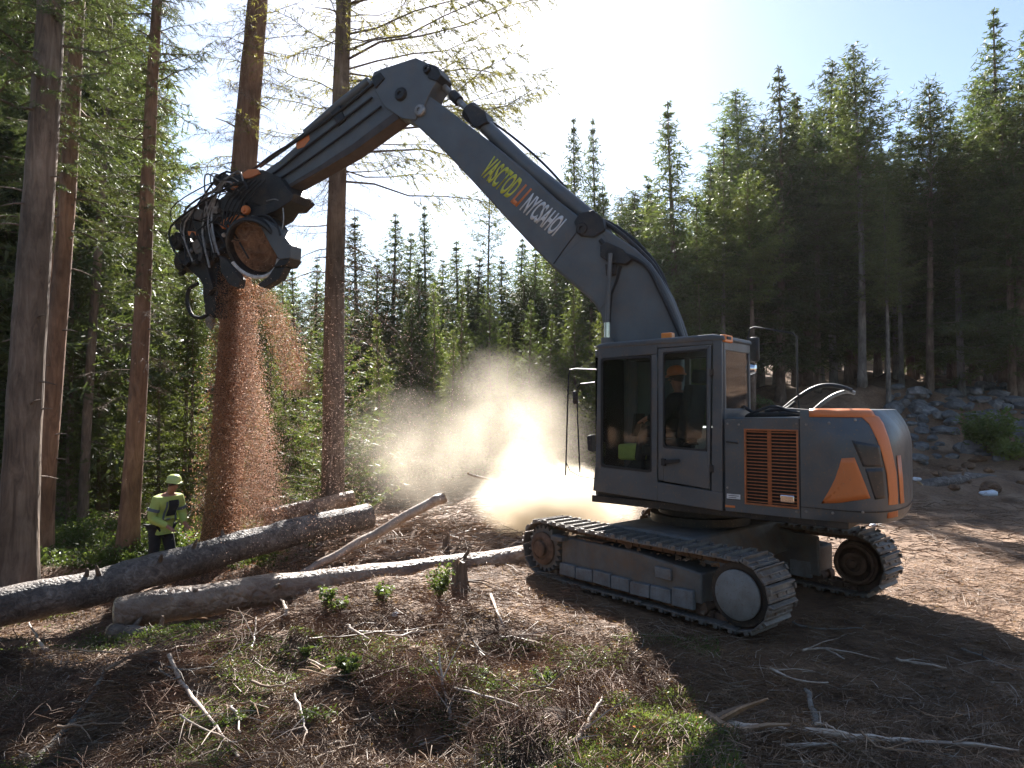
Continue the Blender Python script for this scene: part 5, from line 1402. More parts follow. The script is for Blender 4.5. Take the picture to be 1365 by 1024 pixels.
stick_thing('pale torn stub in the slash below the middle of the peeled log', [(462, 850, .08), (476, 856, .06), (492, 862, .04)], .016, seed=16)
stick_thing('small bright stub at the foot of the peeled log', [(384, 828), (380, 822, .06), (374, 815, .12)], .022, seed=17)
stick_thing('twisted bright twig left of the torn stub', [(336, 872), (340, 858, .04), (341, 842, .1)], .012, seed=18, forks=2)
stick_thing('fallen branch between the two logs, bare and grey', [(215, 792, .2), (240, 778, .25), (262, 766, .3)], .028, 'bark_pale', seed=19)
stick_thing('pale thin sticks flung over the sunny ground beyond the peeled log', [(430, 728), (470, 722), (520, 722), (560, 716)], .018, seed=20, forks=4)
stick_thing('bright broken branch on the sunny ground near the front sprocket', [(600, 722, .05), (630, 714, .06), (668, 708, .03)], .02, seed=21, forks=3)
stick_thing('silvery scrap of bark lying in the machine shadow', [(1056, 834), (1080, 840), (1108, 843), (1150, 842)], .012, 'bark_pale', seed=22)
stick_thing('thin pale stick on the sunlit soil below the counterweight', [(1130, 703), (1155, 700), (1180, 705)], .02, seed=23, forks=2)
stick_thing('slim root lying across the shadow near the picture edge', [(1280, 870), (1310, 880), (1350, 905)], .012, 'bark_pale', seed=24, forks=3)
for k in range(46):      # further loose branches of the slash
    u = random.uniform(20, 760); v = random.uniform(835, 1000)
    if random.random() < .25: u = random.uniform(400, 700); v = random.uniform(690, 745)
    if random.random() < .15: u = random.uniform(1000, 1360); v = random.uniform(880, 1010)
    a = random.gauss(0, .45); L = random.uniform(35, 110) * (.5 if v < 750 else 1); b = random.gauss(0, .2)
    pts = [(u - math.cos(a) * L / 2, v + math.sin(a) * L * .3, random.uniform(.02, .09)), (u, v + b * 20, random.uniform(.02, .08)), (u + math.cos(a + b) * L / 2, v - math.sin(a + b) * L * .3, random.uniform(.02, .09))]
    mm_ = random.choice(['twig', 'twig_pale', 'bark_pale', 'twig'])
    where_ = ('beyond the peeled log' if v < 750 else 'close under the logs' if v < 880 else 'midway to the picture bottom' if v < 940 else 'nearest the picture bottom')
    col_ = ('below the thick dark log' if u < 160 else 'around the bow shaped stick' if u < 330 else 'below the left seedlings' if u < 480 else 'near the forked root' if u < 650 else 'beside the light grass' if u < 900 else 'in the machine shadow')
    stick_thing('%s loose branch %s, %s, %s' % ({'twig': 'brown', 'twig_pale': 'bleached', 'bark_pale': 'grey'}[mm_], col_, where_, 'tilted up' if a > .2 else 'tilted down' if a < -.2 else 'lying level'), pts, random.uniform(.005, .012), mm_, name='branch', seed=60 + k, forks=random.randrange(0, 5), group='loose branches in the slash')

# stumps with torn roots
def stump(label, u, v, r, h, seed):
    g = random.Random(seed); p = gp(u, v); o = empty('stump', p, label, 'stump')
    mb = MB(); n = 14; prof = [(1.5, -.1), (1.15, h * .25), (1., h * .6), (.95, h)]
    vs = []; fs = []
    for j, (f, z) in enumerate(prof):
        for k in range(n):
            a = 2 * PI * k / n; rr_ = r * f * (1 + .14 * math.sin(a * 3 + seed) * (1.4 - j * .3) + g.gauss(0, .03)); vs.append((rr_ * math.cos(a), rr_ * math.sin(a), z + (g.gauss(0, .035) if j == 3 else 0)))
    for j in range(3):
        for k in range(n): fs.append((j * n + k, j * n + (k + 1) % n, (j + 1) * n + (k + 1) % n, (j + 1) * n + k))
    mb.add(vs, fs); mb.build('bark', M['bark_grey'], o, smooth=True)
    t_ = MB(); t_.add([vs[3 * n + k] for k in range(n)] + [(0, 0, h + .02)], [(k, (k + 1) % n, n) for k in range(n)]); t_.build('cut_face', M['twig'], o)
    for k in range(6):
        a = g.uniform(0, 2 * PI); L = g.uniform(.25, .6); rt = MB(); d = Vector((math.cos(a), math.sin(a), 0))
        rt.tube([d * r * .8 + Vector((0, 0, h * .3)), d * (r + L * .4) + Vector((0, 0, h * .25)), d * (r + L) + Vector((0, 0, -.05))], [r * .2, r * .11, r * .04], 7); rt.build('root', M['twig'], o, smooth=True)
stump('rotten dark stump in front of the peeled log with a torn top', 612, 785, .09, .32, 1)

stump('small dark post stump beyond the peeled log', 595, 735, .05, .22, 3)

# ------------------------------------------------------------------ litter: countless twigs, needles, chips
def scatter_xy(n, umin, umax, vmin, vmax, g, keep=None):
    """points on the ground spread evenly over a patch, denser towards the viewer"""
    u = g.uniform(umin, umax, n); v = g.uniform(vmin, vmax, n)
    up = (512 - v) / FOC; rx = (u - 682.5) / FOC; ry = cp - sp * up; rz = sp + cp * up
    z = np.zeros(n)
    for _ in range(6):
        t = (z - CAM_Z) / rz; t = np.clip(t, 1, 60); x = rx * t; y = ry * t; z = G(x, y)
    return x, y, z
def twig_cloud(name, label, n, box, lrange, rrange, m, seed, hmax=.05, yaw=(0, .7), patch=None, pitch=.18):
    g = np.random.default_rng(seed)
    x, y, z = scatter_xy(n, *box, g)
    if patch is not None:
        k = patch(x, y, g); x, y, z = x[k], y[k], z[k]; n = len(x)
    ya = g.normal(yaw[0], yaw[1], n) + fbm(x * .9, y * .9, seed + 5, 2) * 2.2
    L = g.uniform(*lrange, n) * (1 + .6 * (g.random(n) < .1)); r = g.uniform(*rrange, n); p = g.normal(0, pitch, n)
    d = np.stack([np.cos(ya) * np.cos(p), np.sin(ya) * np.cos(p), np.sin(p)], 1)
    s = np.stack([-np.sin(ya), np.cos(ya), 0 * ya], 1); upv = np.cross(s, d) * -1
    c = np.stack([x, y, z + g.random(n) ** 2 * hmax + r], 1)
    bend = g.normal(0, .16, n)
    pts = np.stack([c - d * L[:, None] * .5, c + s * (bend * L)[:, None] * .5 + upv * (g.uniform(-.05, .1, n) * L)[:, None], c + d * L[:, None] * .5], 1)   # n,3,3
    an = np.array([0, 2.094, 4.189]); rad = r[:, None] * np.array([1, .8, .35])[None]
    ring = pts[:, :, None, :] + rad[:, :, None, None] * (np.cos(an)[None, None, :, None] * s[:, None, None, :] + np.sin(an)[None, None, :, None] * upv[:, None, None, :])
    V = ring.reshape(-1, 3)
    b = np.arange(n)[:, None, None, None] * 9; i = np.arange(2)[None, :, None, None] * 3; j = np.arange(3)[None, None, :, None]
    q_ = np.concatenate([b + i + j, b + i + (j + 1) % 3, b + i + 3 + (j + 1) % 3, b + i + 3 + j], -1).reshape(-1, 4)
    o = link(bpy.data.objects.new(name, mesh_np(name, V, q_, m, smooth=True)))
    return tag(o, label, kind='stuff')
open_ground = lambda x, y, g: ~((np.hypot(x - 2.4, y - 8.6) < 1.6)) 
twig_cloud('twig_litter', 'brown dry twigs covering the clearing floor', 62000, (-60, 1420, 742, 1080), (.05, .26), (.0012, .0042), M['twig'], 201, .05,
           patch=lambda x, y, g: (g.random(len(x)) < np.where(x > 1.8, .6, 1)) & open_ground(x, y, g))
twig_cloud('pale_twig_litter', 'bleached thin twigs scattered over the brown litter', 5200, (-60, 1420, 742, 1080), (.06, .3), (.0015, .004), M['twig_pale'], 202, .06,
           patch=lambda x, y, g: (g.random(len(x)) < np.where(x > 1.8, .55, 1)) & open_ground(x, y, g))
twig_cloud('far_twig_litter', 'sunlit twigs and slash beyond the logs', 15000, (-60, 1420, 640, 748), (.1, .5), (.003, .009), M['twig'], 203, .08, patch=lambda x, y, g: (g.random(len(x)) < np.where(x > 3.5, .3, 1)) & open_ground(x, y, g))
twig_cloud('far_pale_litter', 'bright splinters on the sunlit slash beyond the logs', 1800, (330, 760, 668, 748), (.1, .6), (.004, .012), M['twig_pale'], 204, .1, yaw=(0, .4))
twig_cloud('slash_heaps', 'heaps of brown twigs and brush in the slash', 17000, (-60, 900, 790, 1060), (.08, .34), (.0014, .0045), M['brush'], 208, .16, pitch=.4,
           patch=lambda x, y, g: (fbm(x * 1.1 + 4, y * 1.1, 151, 3) > .12) & (x < 1.3) & open_ground(x, y, g))
def blades(name, label, x, y, z, L, w, m, seed, up=.7, spread=.6, kind='stuff', per=1):
    g = np.random.default_rng(seed); n = len(x)
    d = norm(np.stack([g.normal(0, spread, n), g.normal(0, spread, n), np.abs(g.normal(up, .3, n))], 1))
    s = norm(np.cross(d, g.normal(0, 1, (n, 3)))) * (w * .5)
    c = np.stack([x, y, z], 1); Lc = (L * g.uniform(.5, 1.3, n))[:, None]
    V = np.stack([c - s, c + s, c + d * Lc * .6 + s * .8, c + d * Lc + np.array([0, 0, -.25]) * Lc * g.random((n, 1)), c + d * Lc * .6 - s * .8], 1).reshape(-1, 3)
    b = np.arange(n)[:, None] * 5
    F = np.concatenate([b + np.array([0, 1, 2]), b + np.array([0, 2, 4]), b + np.array([4, 2, 3])])
    o = link(bpy.data.objects.new(name, mesh_np(name, V, F, m, smooth=False)))
    if kind: tag(o, label, kind=kind)
    return o
# dead brown needle mat
g = np.random.default_rng(301)
x, y, z = scatter_xy(90000, -60, 1420, 745, 1080, g); k = (g.random(len(x)) < np.where(x > 2.2, .4, 1) * (.35 + .65 * (fbm(x * 1.7, y * 1.7, 61, 3) > -.1))) & open_ground(x, y, g); x, y, z = x[k], y[k], z[k]
blades('needle_litter', 'reddish brown dead needles and bark flakes on the ground', x, y, z + g.random(len(x)) * .025, .045, .006, M['needle_dead'], 302, up=.12, spread=.9)
# green patches: leaf covers in the near slash, below the logs and on the wood floor
def cover(name, label, n, box, thr, m, L, w, seed, h=.05, f=1.1, sh=61, up=.5, mask=None):
    g = np.random.default_rng(seed); x, y, z = scatter_xy(n, *box, g)
    k = fbm(x * f + 3, y * f, sh, 3) > thr + g.normal(0, .06, n)
    if mask is not None: k &= mask(x, y)
    x, y, z = x[k], y[k], z[k]
    blades(name, label, x, y, z + g.random(len(x)) ** 1.5 * h, L, w, m, seed + 1, up=up, spread=.7)
cover('moss_and_herbs', 'low green herbs growing through the slash in front', 120000, (-40, 960, 850, 1080), .06, M['cover'], .022, .009, 401, .05, 1.5)
cover('seedling_cover', 'green ground plants below the dark log at the near edge', 26000, (-40, 330, 800, 900), -.05, M['cover'], .035, .014, 403, .09, 1.6, 71, mask=lambda x, y: (x < -2.9) & (y > 6.6))
cover('forest_undergrowth', 'bilberry scrub on the floor of the wood', 60000, (-60, 420, 640, 760), -.12, M['cover'], .07, .035, 405, .3, .6, 81, mask=lambda x, y: (y > 10.5) & (x < -3.2))
cover('far_undergrowth', 'dark scrub along the forest edge', 60000, (380, 1420, 520, 640), -.05, M['cover'], .16, .08, 407, .6, .3, 91, mask=lambda x, y: (y > 23))
# bright grass tuft area at the lower middle
g = np.random.default_rng(411); n = 26000
u = g.uniform(640, 985, n); v = 1080 - 150 * g.random(n) ** .8
up_ = (512 - v) / FOC; t = -CAM_Z / (sp + cp * up_); x = (u - 682.5) / FOC * t; y = (cp - sp * up_) * t
k = (v > 1005 - 95 * np.exp(-((u - 850) / 75) ** 2) - 30 * np.exp(-((u - 930) / 30) ** 2) + g.normal(0, 9, n)) & (fbm(x * 3, y * 3, 12, 3) > -.3)
x, y = x[k], y[k]; blades('grass', 'light green grass and moss at the bottom of the picture', x, y, G(x, y), .075, .005, M['grass'], 412, up=.8, spread=.6)
x2 = x[::3] + .02; y2 = y[::3]
blades('grass_leaves', 'small rounded leaves among the light grass', x2, y2, G(x2, y2) + g.random(len(x2)) * .05, .022, .011, M['cover'], 413, up=.5, spread=.9)
kk = g.random(len(x)) < .018; blades('orange_leaf_flecks', 'tiny orange leaves fallen in the grass', x[kk], y[kk], G(x[kk], y[kk]) + .05, .02, .012, M['orange'], 414, up=.3, spread=1)
# leafy seedlings
def seedling(label, u, v, h, spread, n, m='cover', name='seedling', seed=1, leaf=(.045, .02), at3=None):
    g = np.random.default_rng(seed); p = at3 if at3 is not None else gp(u, v)
    o = empty(name, p, label, 'plant')
    mb = MB(); ends = []
    for k in range(max(4, n // 60)):
        a = g.uniform(0, 2 * PI); e = Vector((math.cos(a) * spread * g.uniform(.3, 1), math.sin(a) * spread * g.uniform(.3, 1), h * g.uniform(.5, 1))); ends.append(e)
        mb.tube([(0, 0, -.03), tuple(e * .5 + Vector((0, 0, h * .12))), tuple(e)], [.006, .004, .002], 4)
    mb.build('stem', M['twig'], o, smooth=True)
    E = np.array([tuple(e) for e in ends]); i = g.integers(0, len(E), n); t = g.uniform(.3, 1, n)[:, None]
    c = E[i] * t + g.normal(0, 1, (n, 3)) * spread * .13
    lf = blades('foliage', None, c[:, 0], c[:, 1], np.maximum(c[:, 2], 0), leaf[0], leaf[1], M[m], seed + 1, up=.3, spread=.8, kind=None); lf.parent = o
seedling('leafy green sapling growing in front of the peeled log beside the rotten stump', 585, 800, .42, .2, 520, seed=501)
seedling('small green seedling at the peeled log, right of its middle', 512, 805, .2, .17, 300, seed=502)
seedling('small bright seedling left of the others at the peeled log', 434, 812, .24, .13, 220, seed=503)
seedling('low green plant at the foot of the peeled log near its left half', 446, 815, .12, .16, 160, seed=504)
seedling('round green plant at the edge of the dark hollow in the slash', 465, 900, .14, .14, 300, seed=505)
seedling('tiny green sprout above the dark hollow', 408, 876, .1, .06, 90, seed=506)
seedling('bushy green plant on the rubble bank beyond the counterweight', 1316, 604, 1.25, .9, 2600, 'needle_light', 'bush', 507, (.13, .06))
seedling('low green growth below the bush on the rubble bank', 1350, 612, .5, .8, 900, 'needle_light', 'bush', 508, (.12, .06))
seedling('leafy green shrub between the trunks in front of the worker', 222, 742, .8, .35, 800, 'cover', 'shrub', 509, (.07, .035))
seedling('green shrub at the base of the red trunk left of the worker', 110, 735, .6, .5, 900, 'cover', 'shrub', 510, (.07, .035))
for kx, (u, v) in enumerate(((640, 908), (670, 930), (720, 912), (560, 905), (330, 960), (290, 975), (420, 965))):
    seedling('low fresh green plant tuft in the near slash', u, v, .1, .15, 260, seed=520 + kx, name='plant_tuft', leaf=(.03, .012))
    bpy.context.view_layer
for o_ in [o_ for o_ in col.objects if o_.name.startswith('plant_tuft')]: o_['group'] = 'green tufts in the slash'
# a fallen orange leaf and pale pebbles
def pebble(label, u, v, r, m, seed, name='stone', flat_=.7, cat='stone', group=None, lift=.3):
    g = random.Random(seed); p = gp(u, v); bm = bmesh.new(); bmesh.ops.create_icosphere(bm, subdivisions=2, radius=r)
    sx, sy = g.uniform(.8, 1.4), g.uniform(.8, 1.2)
    cuts = [Vector((g.gauss(0, 1), g.gauss(0, 1), g.gauss(0, 1))).normalized() for _ in range(9)]
    for w in bm.verts:
        for c in cuts:
            dd = w.co.dot(c) - r * .72
            if dd > 0: w.co -= c * dd
        w.co = Vector((w.co.x * sx, w.co.y * sy, w.co.z * flat_)) + Vector((g.gauss(0, .03), g.gauss(0, .03), g.gauss(0, .03))) * r
    me = bpy.data.meshes.new(name); bm.to_mesh(me); bm.free(); me.materials.append(m)
    o = link(bpy.data.objects.new(name, me)); o.location = p + Vector((0, 0, r * flat_ * lift)); o.rotation_euler = (0, 0, g.uniform(0, 6)); tag(o, label, cat, group); return o
pebble('white stone on the sunny soil right behind the counterweight', 1222, 640, .10, M['rock_white'], 1)
pebble('bluish white stone on the soil near the picture edge under the bank', 1318, 660, .16, M['rock_white'], 2)
pebble('pale flat stone lying between near plants', 682, 940, .035, M['rock_white'], 3)
pebble('small white pebble in the slash below the peeled log', 527, 821, .045, M['rock_white'], 4)
pebble('bright stone on the ground below the counterweight by the far track', 1165, 702, .07, M['rock_white'], 5)
pebble('orange brown chunk of torn wood among the near green plants', 686, 900, .05, M['wood'], 6, 'wood_chunk', .6, 'wood chunk')
pebble('white stone lying in the scrub left of the worker', 85, 740, .09, M['rock_white'], 7, 'white_stone', 1.2)
pebble('rounded grey stump sunk in the near slash beside the grass', 738, 962, .13, M['bark_grey'], 8, 'stump', .62, 'stump', None, .15)
rk = random.Random(9)
for k in range(230):
    u = rk.uniform(1185, 1420); v = rk.uniform(495, 618)
    if v < 500 + (1420 - u) * .12: v += 20
    rs_ = rk.uniform(.09, .3) * (1 + .7 * (rk.random() < .12))
    pebble('%s grey rock of the rubble bank %s, %s' % ('very large' if rs_ > .36 else 'large' if rs_ > .26 else 'middling' if rs_ > .17 else 'small',
           'behind the counterweight' if u < 1215 else 'just past the counterweight' if u < 1250 else 'left of the green bush' if u < 1290 else 'around the green bush' if u < 1345 else 'at its far end',
           'top of the bank' if v < 525 else 'upper part' if v < 550 else 'middle' if v < 575 else 'lower part' if v < 600 else 'foot of the bank'), u, v, rs_, M['rock'], 100 + k, 'rock', rk.uniform(.5, .8), 'rock', 'rocks of the rubble bank', .1)
for k in range(26):
    u = rk.uniform(1180, 1400); v = rk.uniform(612, 655)
    pebble('clod of dark earth along the soil bank under the rubble', u, v, rk.uniform(.08, .26), M['ground'], 300 + k, 'earth_clod', .6, 'clod', 'earth clods of the soil bank', .2)
for k in range(30):
    u = rk.uniform(1000, 1365); v = rk.uniform(890, 1015)
    pebble('clod of brown earth on the churned soil in front', u, v, rk.uniform(.02, .06), M['ground'], 400 + k, 'earth_clod', .6, 'clod', 'earth clods in front', .2)

# ------------------------------------------------------------------ the worker
def skin_obj(name, verts, edges, m, parent, lvl=2, root=0):
    me = bpy.data.meshes.new(name); me.from_pydata([v[:3] for v in verts], edges, [])
    tmp = link(bpy.data.objects.new('tmp', me)); tmp.modifiers.new('s', 'SKIN')
    if not me.skin_vertices: 
        me.attributes  # layer made by the modifier
    sv = me.skin_vertices[0].data
    for i, v in enumerate(verts): sv[i].radius = (v[3], v[4] if len(v) > 4 else v[3]); sv[i].use_root = (i == root)
    ss = tmp.modifiers.new('sub', 'SUBSURF'); ss.levels = lvl; ss.render_levels = lvl
    dg = bpy.context.evaluated_depsgraph_get(); m2 = bpy.data.meshes.new_from_object(tmp.evaluated_get(dg)); m2.name = name
    bpy.data.objects.remove(tmp); m2.materials.clear(); m2.materials.append(m)
    m2.polygons.foreach_set('use_smooth', [True] * len(m2.polygons))
    o = link(bpy.data.objects.new(name, m2)); o.parent = parent; return o
def person(label, base, yaw, scale=1.0, seated=False):
    o = empty('person', base, label, 'person'); o.rotation_euler = (0, 0, yaw); o.scale = (scale,) * 3
    # local: +X is where the person faces, Z up
    lean = .24 if not seated else 0
    hz_ = .92 if not seated else .30
    def tz(h): return (lean * max(0, h) / .55, 0, hz_ + h)     # along the torso
    pel = (0, 0, hz_, .15, .12)
    sp1 = (*tz(.16), .14, .11); sp2 = (*tz(.33), .165, .12); nk0 = (*tz(.47), .10, .09); nk = (tz(.53)[0] + .015, 0, tz(.53)[2], .055); hd0 = (tz(.60)[0] + .04, 0, tz(.60)[2] + .01, .075, .07); hd1 = (tz(.68)[0] + .05, 0, tz(.68)[2] + .03, .085, .075)
    V = [pel, sp1, sp2, nk0, nk, hd0, hd1]; E = [(0, 1), (1, 2), (2, 3), (3, 4), (4, 5), (5, 6)]
    def chain(start, pts):
        i = start
        for p in pts: V.append(p); E.append((i, len(V) - 1)); i = len(V) - 1
        return i
    sx = tz(.45)
    arms = []
    for s in (1, -1):
        sh = (sx[0], s * .19, sx[2] - .02, .062)
        if not seated: el = (sx[0] - .06 + (.04 if s > 0 else .02), s * .27, sx[2] - .30, .046); wr = (sx[0] + (.16 if s > 0 else .2), s * (.20 if s > 0 else .12), sx[2] - .44, .032)
        else: el = (sx[0] + .08, s * .27, sx[2] - .27, .046); wr = (sx[0] + .34, s * .2, sx[2] - .26, .032)
        pm = (wr[0] + .07, wr[1] - s * .01, wr[2] - .03, .036, .02)
        arms.append((sh, el, wr))
        i = chain(3, [sh, el, wr, pm])
        for fy, L in ((-.026, .045), (-.009, .055), (.009, .052), (.026, .042)):
            chain(i, [(pm[0] + .035, pm[1] + fy, pm[2] - .012, .0095), (pm[0] + .035 + L * .7, pm[1] + fy * 1.1, pm[2] - .012 - L * .6, .008)])
        chain(i - 0, [(pm[0] - .01, pm[1] - s * .035, pm[2] - .015, .011), (pm[0] + .02, pm[1] - s * .05, pm[2] - .035, .009)])
    legs = []
    for s in (1, -1):
        hp_ = (0, s * .09, hz_ - .04, .095, .09)
        if not seated: kn = (.06 + .05 * s, s * .11, .50, .062); an = (-.02 + .09 * s, s * .12, .10, .042); to = (.10 + .09 * s, s * .13, .045, .04)
        else: kn = (.42, s * .14, hz_ + .02, .062); an = (.5, s * .14, hz_ - .40, .042); to = (.64, s * .15, hz_ - .44, .04)
        legs.append((hp_, kn, an, to)); chain(0, [hp_, kn, an, to])
    skin_obj('body', V, E, M['skin'], o)
    # head details: hat, hair, ears, nose
    hx, hz2 = hd1[0], hd1[2]
    fm = MB(); fm.lathe([(.001, -.012), (.013, -.006), (.015, .006), (.004, .034)], (hx + .078, 0, hz2 - .035), (1, 0, -.3), 10)
    for s in (1, -1): fm.lathe([(.001, -.01), (.022, 0), (.024, .01), (.001, .016)], (hx - .005, s * .074, hz2 - .03), (0, s, 0), 10)
    fm.tube([(hx + .07, -.022, hz2 - .075), (hx + .077, 0, hz2 - .077), (hx + .07, .022, hz2 - .075)], .006, 6)
    fm.build('face_details', M['skin'], o, smooth=True)
    em = MB()
    for s in (1, -1): em.lathe([(.001, 0), (.009, .003), (.001, .008)], (hx + .072, s * .028, hz2 - .008), (1, s * .25, 0), 8)
    em.build('eyes', M['hair'], o, smooth=True)
    hr = MB(); hr.lathe([(.088, -.05), (.092, 0), (.08, .05), (.001, .08)], (hx - .012, 0, hz2), (-.25, 0, 1), 18); hr.build('hair', M['hair'], o, smooth=True)
    ht = MB(); c = (hx - .002, 0, hz2 + .018)
    ax = Vector((.12, 0, 1)).normalized()
    ht.lathe([(.128, -.008), (.13, .0), (.113, .012), (.112, .045), (.098, .085), (.065, .113), (.001, .124)], c, ax, 28)
    ht.hexa([(hx + .07, -.085, hz2 + .0), (hx + .165, -.06, hz2 - .012), (hx + .165, .06, hz2 - .012), (hx + .07, .085, hz2 + .0), (hx + .07, -.085, hz2 + .018), (hx + .165, -.055, hz2 - .002), (hx + .165, .055, hz2 - .002), (hx + .07, .085, hz2 + .018)])
    hat = ht.build('hard_hat', M['helmet'] if not seated else M['orange'], o, smooth=True)
    rg = MB(); rg.tube([(hx - .02, 0, hz2 + .10), (hx - .02, 0, hz2 + .152)], .012, 8)
    # jacket: its own continuous shell over torso and arms
    JV = [(tz(-.10)[0] * 0, 0, hz_ - .12, .185, .155), (0, 0, hz_ + .02, .18, .15), (*tz(.16), .18, .145), (*tz(.33), .20, .15), (*tz(.46), .135, .115), (tz(.5)[0] + .005, 0, tz(.5)[2], .085)]
    JE = [(0, 1), (1, 2), (2, 3), (3, 4), (4, 5)]
    for sh, el, wr in arms:
        i0 = len(JV); mid = tuple((a + b) / 2 for a, b in zip(el[:3], wr[:3]))
        JV += [(sh[0], sh[1], sh[2], .098), (*[(a + b) / 2 for a, b in zip(sh[:3], el[:3])], .088), (*el[:3], .078), (*mid, .066), (wr[0] - .01, wr[1], wr[2] + .005, .052)]
        JE += [(4, i0), (i0, i0 + 1), (i0 + 1, i0 + 2), (i0 + 2, i0 + 3), (i0 + 3, i0 + 4)]
    jk = skin_obj('jacket', JV, JE, M['hivis'] if not seated else M['seat'], o, root=1)
    # tape and dark panels painted as thin bands that follow the jacket
    if not seated:
        def bandring(name, cz, rx, ry, hgt, m, tilt=0, cx=None):
            mb = MB(); vs = []; fs = []; n = 36
            for z in (-hgt / 2, hgt / 2):
                for k in range(n):
                    a = 2 * PI * k / n; vs.append(((cx if cx is not None else tz(cz - hz_)[0]) + rx * math.cos(a), ry * math.sin(a), cz + z + tilt * math.cos(a)))
            for k in range(n): fs.append((k, (k + 1) % n, n + (k + 1) % n, n + k))
            mb.add(vs, fs); b_ = mb.build(name, m, jk, smooth=True); so_ = b_.modifiers.new('t', 'SOLIDIFY'); so_.thickness = .006
        bandring('reflective_tape', hz_ + .10, .165, .192, .035, M['reflect']); 
        # projected dark chest panel and straps: shrinkwrapped strips
        def strip(name, pts, w, m):
            mb = MB(); vs = []; fs = []
            for (x, y, z) in pts: vs += [(x, y - w / 2, z), (x, y + w / 2, z)]
            for i in range(len(pts) - 1): fs.append((2 * i, 2 * i + 1, 2 * i + 3, 2 * i + 2))
            me = bpy.data.meshes.new(name); bm = bmesh.new(); vv = [bm.verts.new(p) for p in vs]
            for f_ in fs: bm.faces.new([vv[i] for i in f_])
            bmesh.ops.subdivide_edges(bm, edges=bm.edges[:], cuts=4, use_grid_fill=True); bm.to_mesh(me); bm.free(); me.materials.append(m)
            ob = link(bpy.data.objects.new(name, me)); ob.parent = jk
            sw = ob.modifiers.new('wrap', 'SHRINKWRAP'); sw.target = jk; sw.wrap_method = 'PROJECT'; sw.use_project_x = True; sw.use_negative_direction = True; sw.use_positive_direction = True; sw.offset = .006
            so_ = ob.modifiers.new('t', 'SOLIDIFY'); so_.thickness = .006; so_.offset = 1
        strip('dark_chest_panel', [(.4, .03, hz_ + .16), (.4, .04, hz_ + .28), (.42, .03, hz_ + .42)], .17, M['trousers'])
        strip('reflective_strap', [(.4, -.09, hz_ - .02), (.4, -.09, hz_ + .2), (.42, -.08, hz_ + .4)], .03, M['reflect'])
        strip('reflective_strap', [(.4, .13, hz_ - .02), (.4, .13, hz_ + .2), (.42, .11, hz_ + .4)], .03, M['reflect'])
        for s, (sh, el, wr) in zip((1, -1), arms):
            rg_ = MB(); p = Vector(sh[:3]).lerp(Vector(el[:3]), .55); ax_ = (Vector(el[:3]) - Vector(sh[:3])).normalized()
            rg_.lathe([(.092, -.025), (.0935, 0), (.092, .025)], p, ax_, 20); b_ = rg_.build('sleeve_tape', M['reflect'], jk, smooth=True)
    # trousers and boots
    TV = [(0, 0, hz_ + .0, .165, .14)]; TE = []
    for hp_, kn, an, to in legs:
        i0 = len(TV); TV += [(hp_[0], hp_[1], hp_[2] - .03, .118), (*[(a + b) / 2 for a, b in zip(hp_[:3], kn[:3])], .105), (*kn[:3], .088), (*[(a + b) / 2 for a, b in zip(kn[:3], an[:3])], .078), (an[0], an[1], an[2] + .02, .068)]
        TE += [(0, i0), (i0, i0 + 1), (i0 + 1, i0 + 2), (i0 + 2, i0 + 3), (i0 + 3, i0 + 4)]
    skin_obj('trousers', TV, TE, M['trousers'], o)
    for hp_, kn, an, to in legs:
        bt = MB(); bt.hexa([(an[0] - .07, an[1] - .05, to[2] - .045), (to[0] + .08, to[1] - .045, to[2] - .045), (to[0] + .08, to[1] + .045, to[2] - .045), (an[0] - .07, an[1] + .05, to[2] - .045),
                            (an[0] - .06, an[1] - .045, an[2] + .06), (an[0] + .07, an[1] - .04, an[2] + .05), (an[0] + .07, an[1] + .04, an[2] + .05), (an[0] - .06, an[1] + .045, an[2] + .06)])
        bt.build('boot', M['rubber'], o, bevel=.02)
    return o
pp = at(214, 700, 11.7); pz = gz(pp.x, pp.y)
top_z = at(226, 634, 11.7).z
person('worker in a lime hi-vis jacket and helmet standing behind the dark log', (pp.x, pp.y, pz), R(-30), (top_z - pz) / 1.73)
person('seated operator in dark clothes and an orange helmet behind the cab glass', tuple(U(xs_ + .06, ym, 1.62)), math.atan2(U.F.y, U.F.x), .98, seated=True)

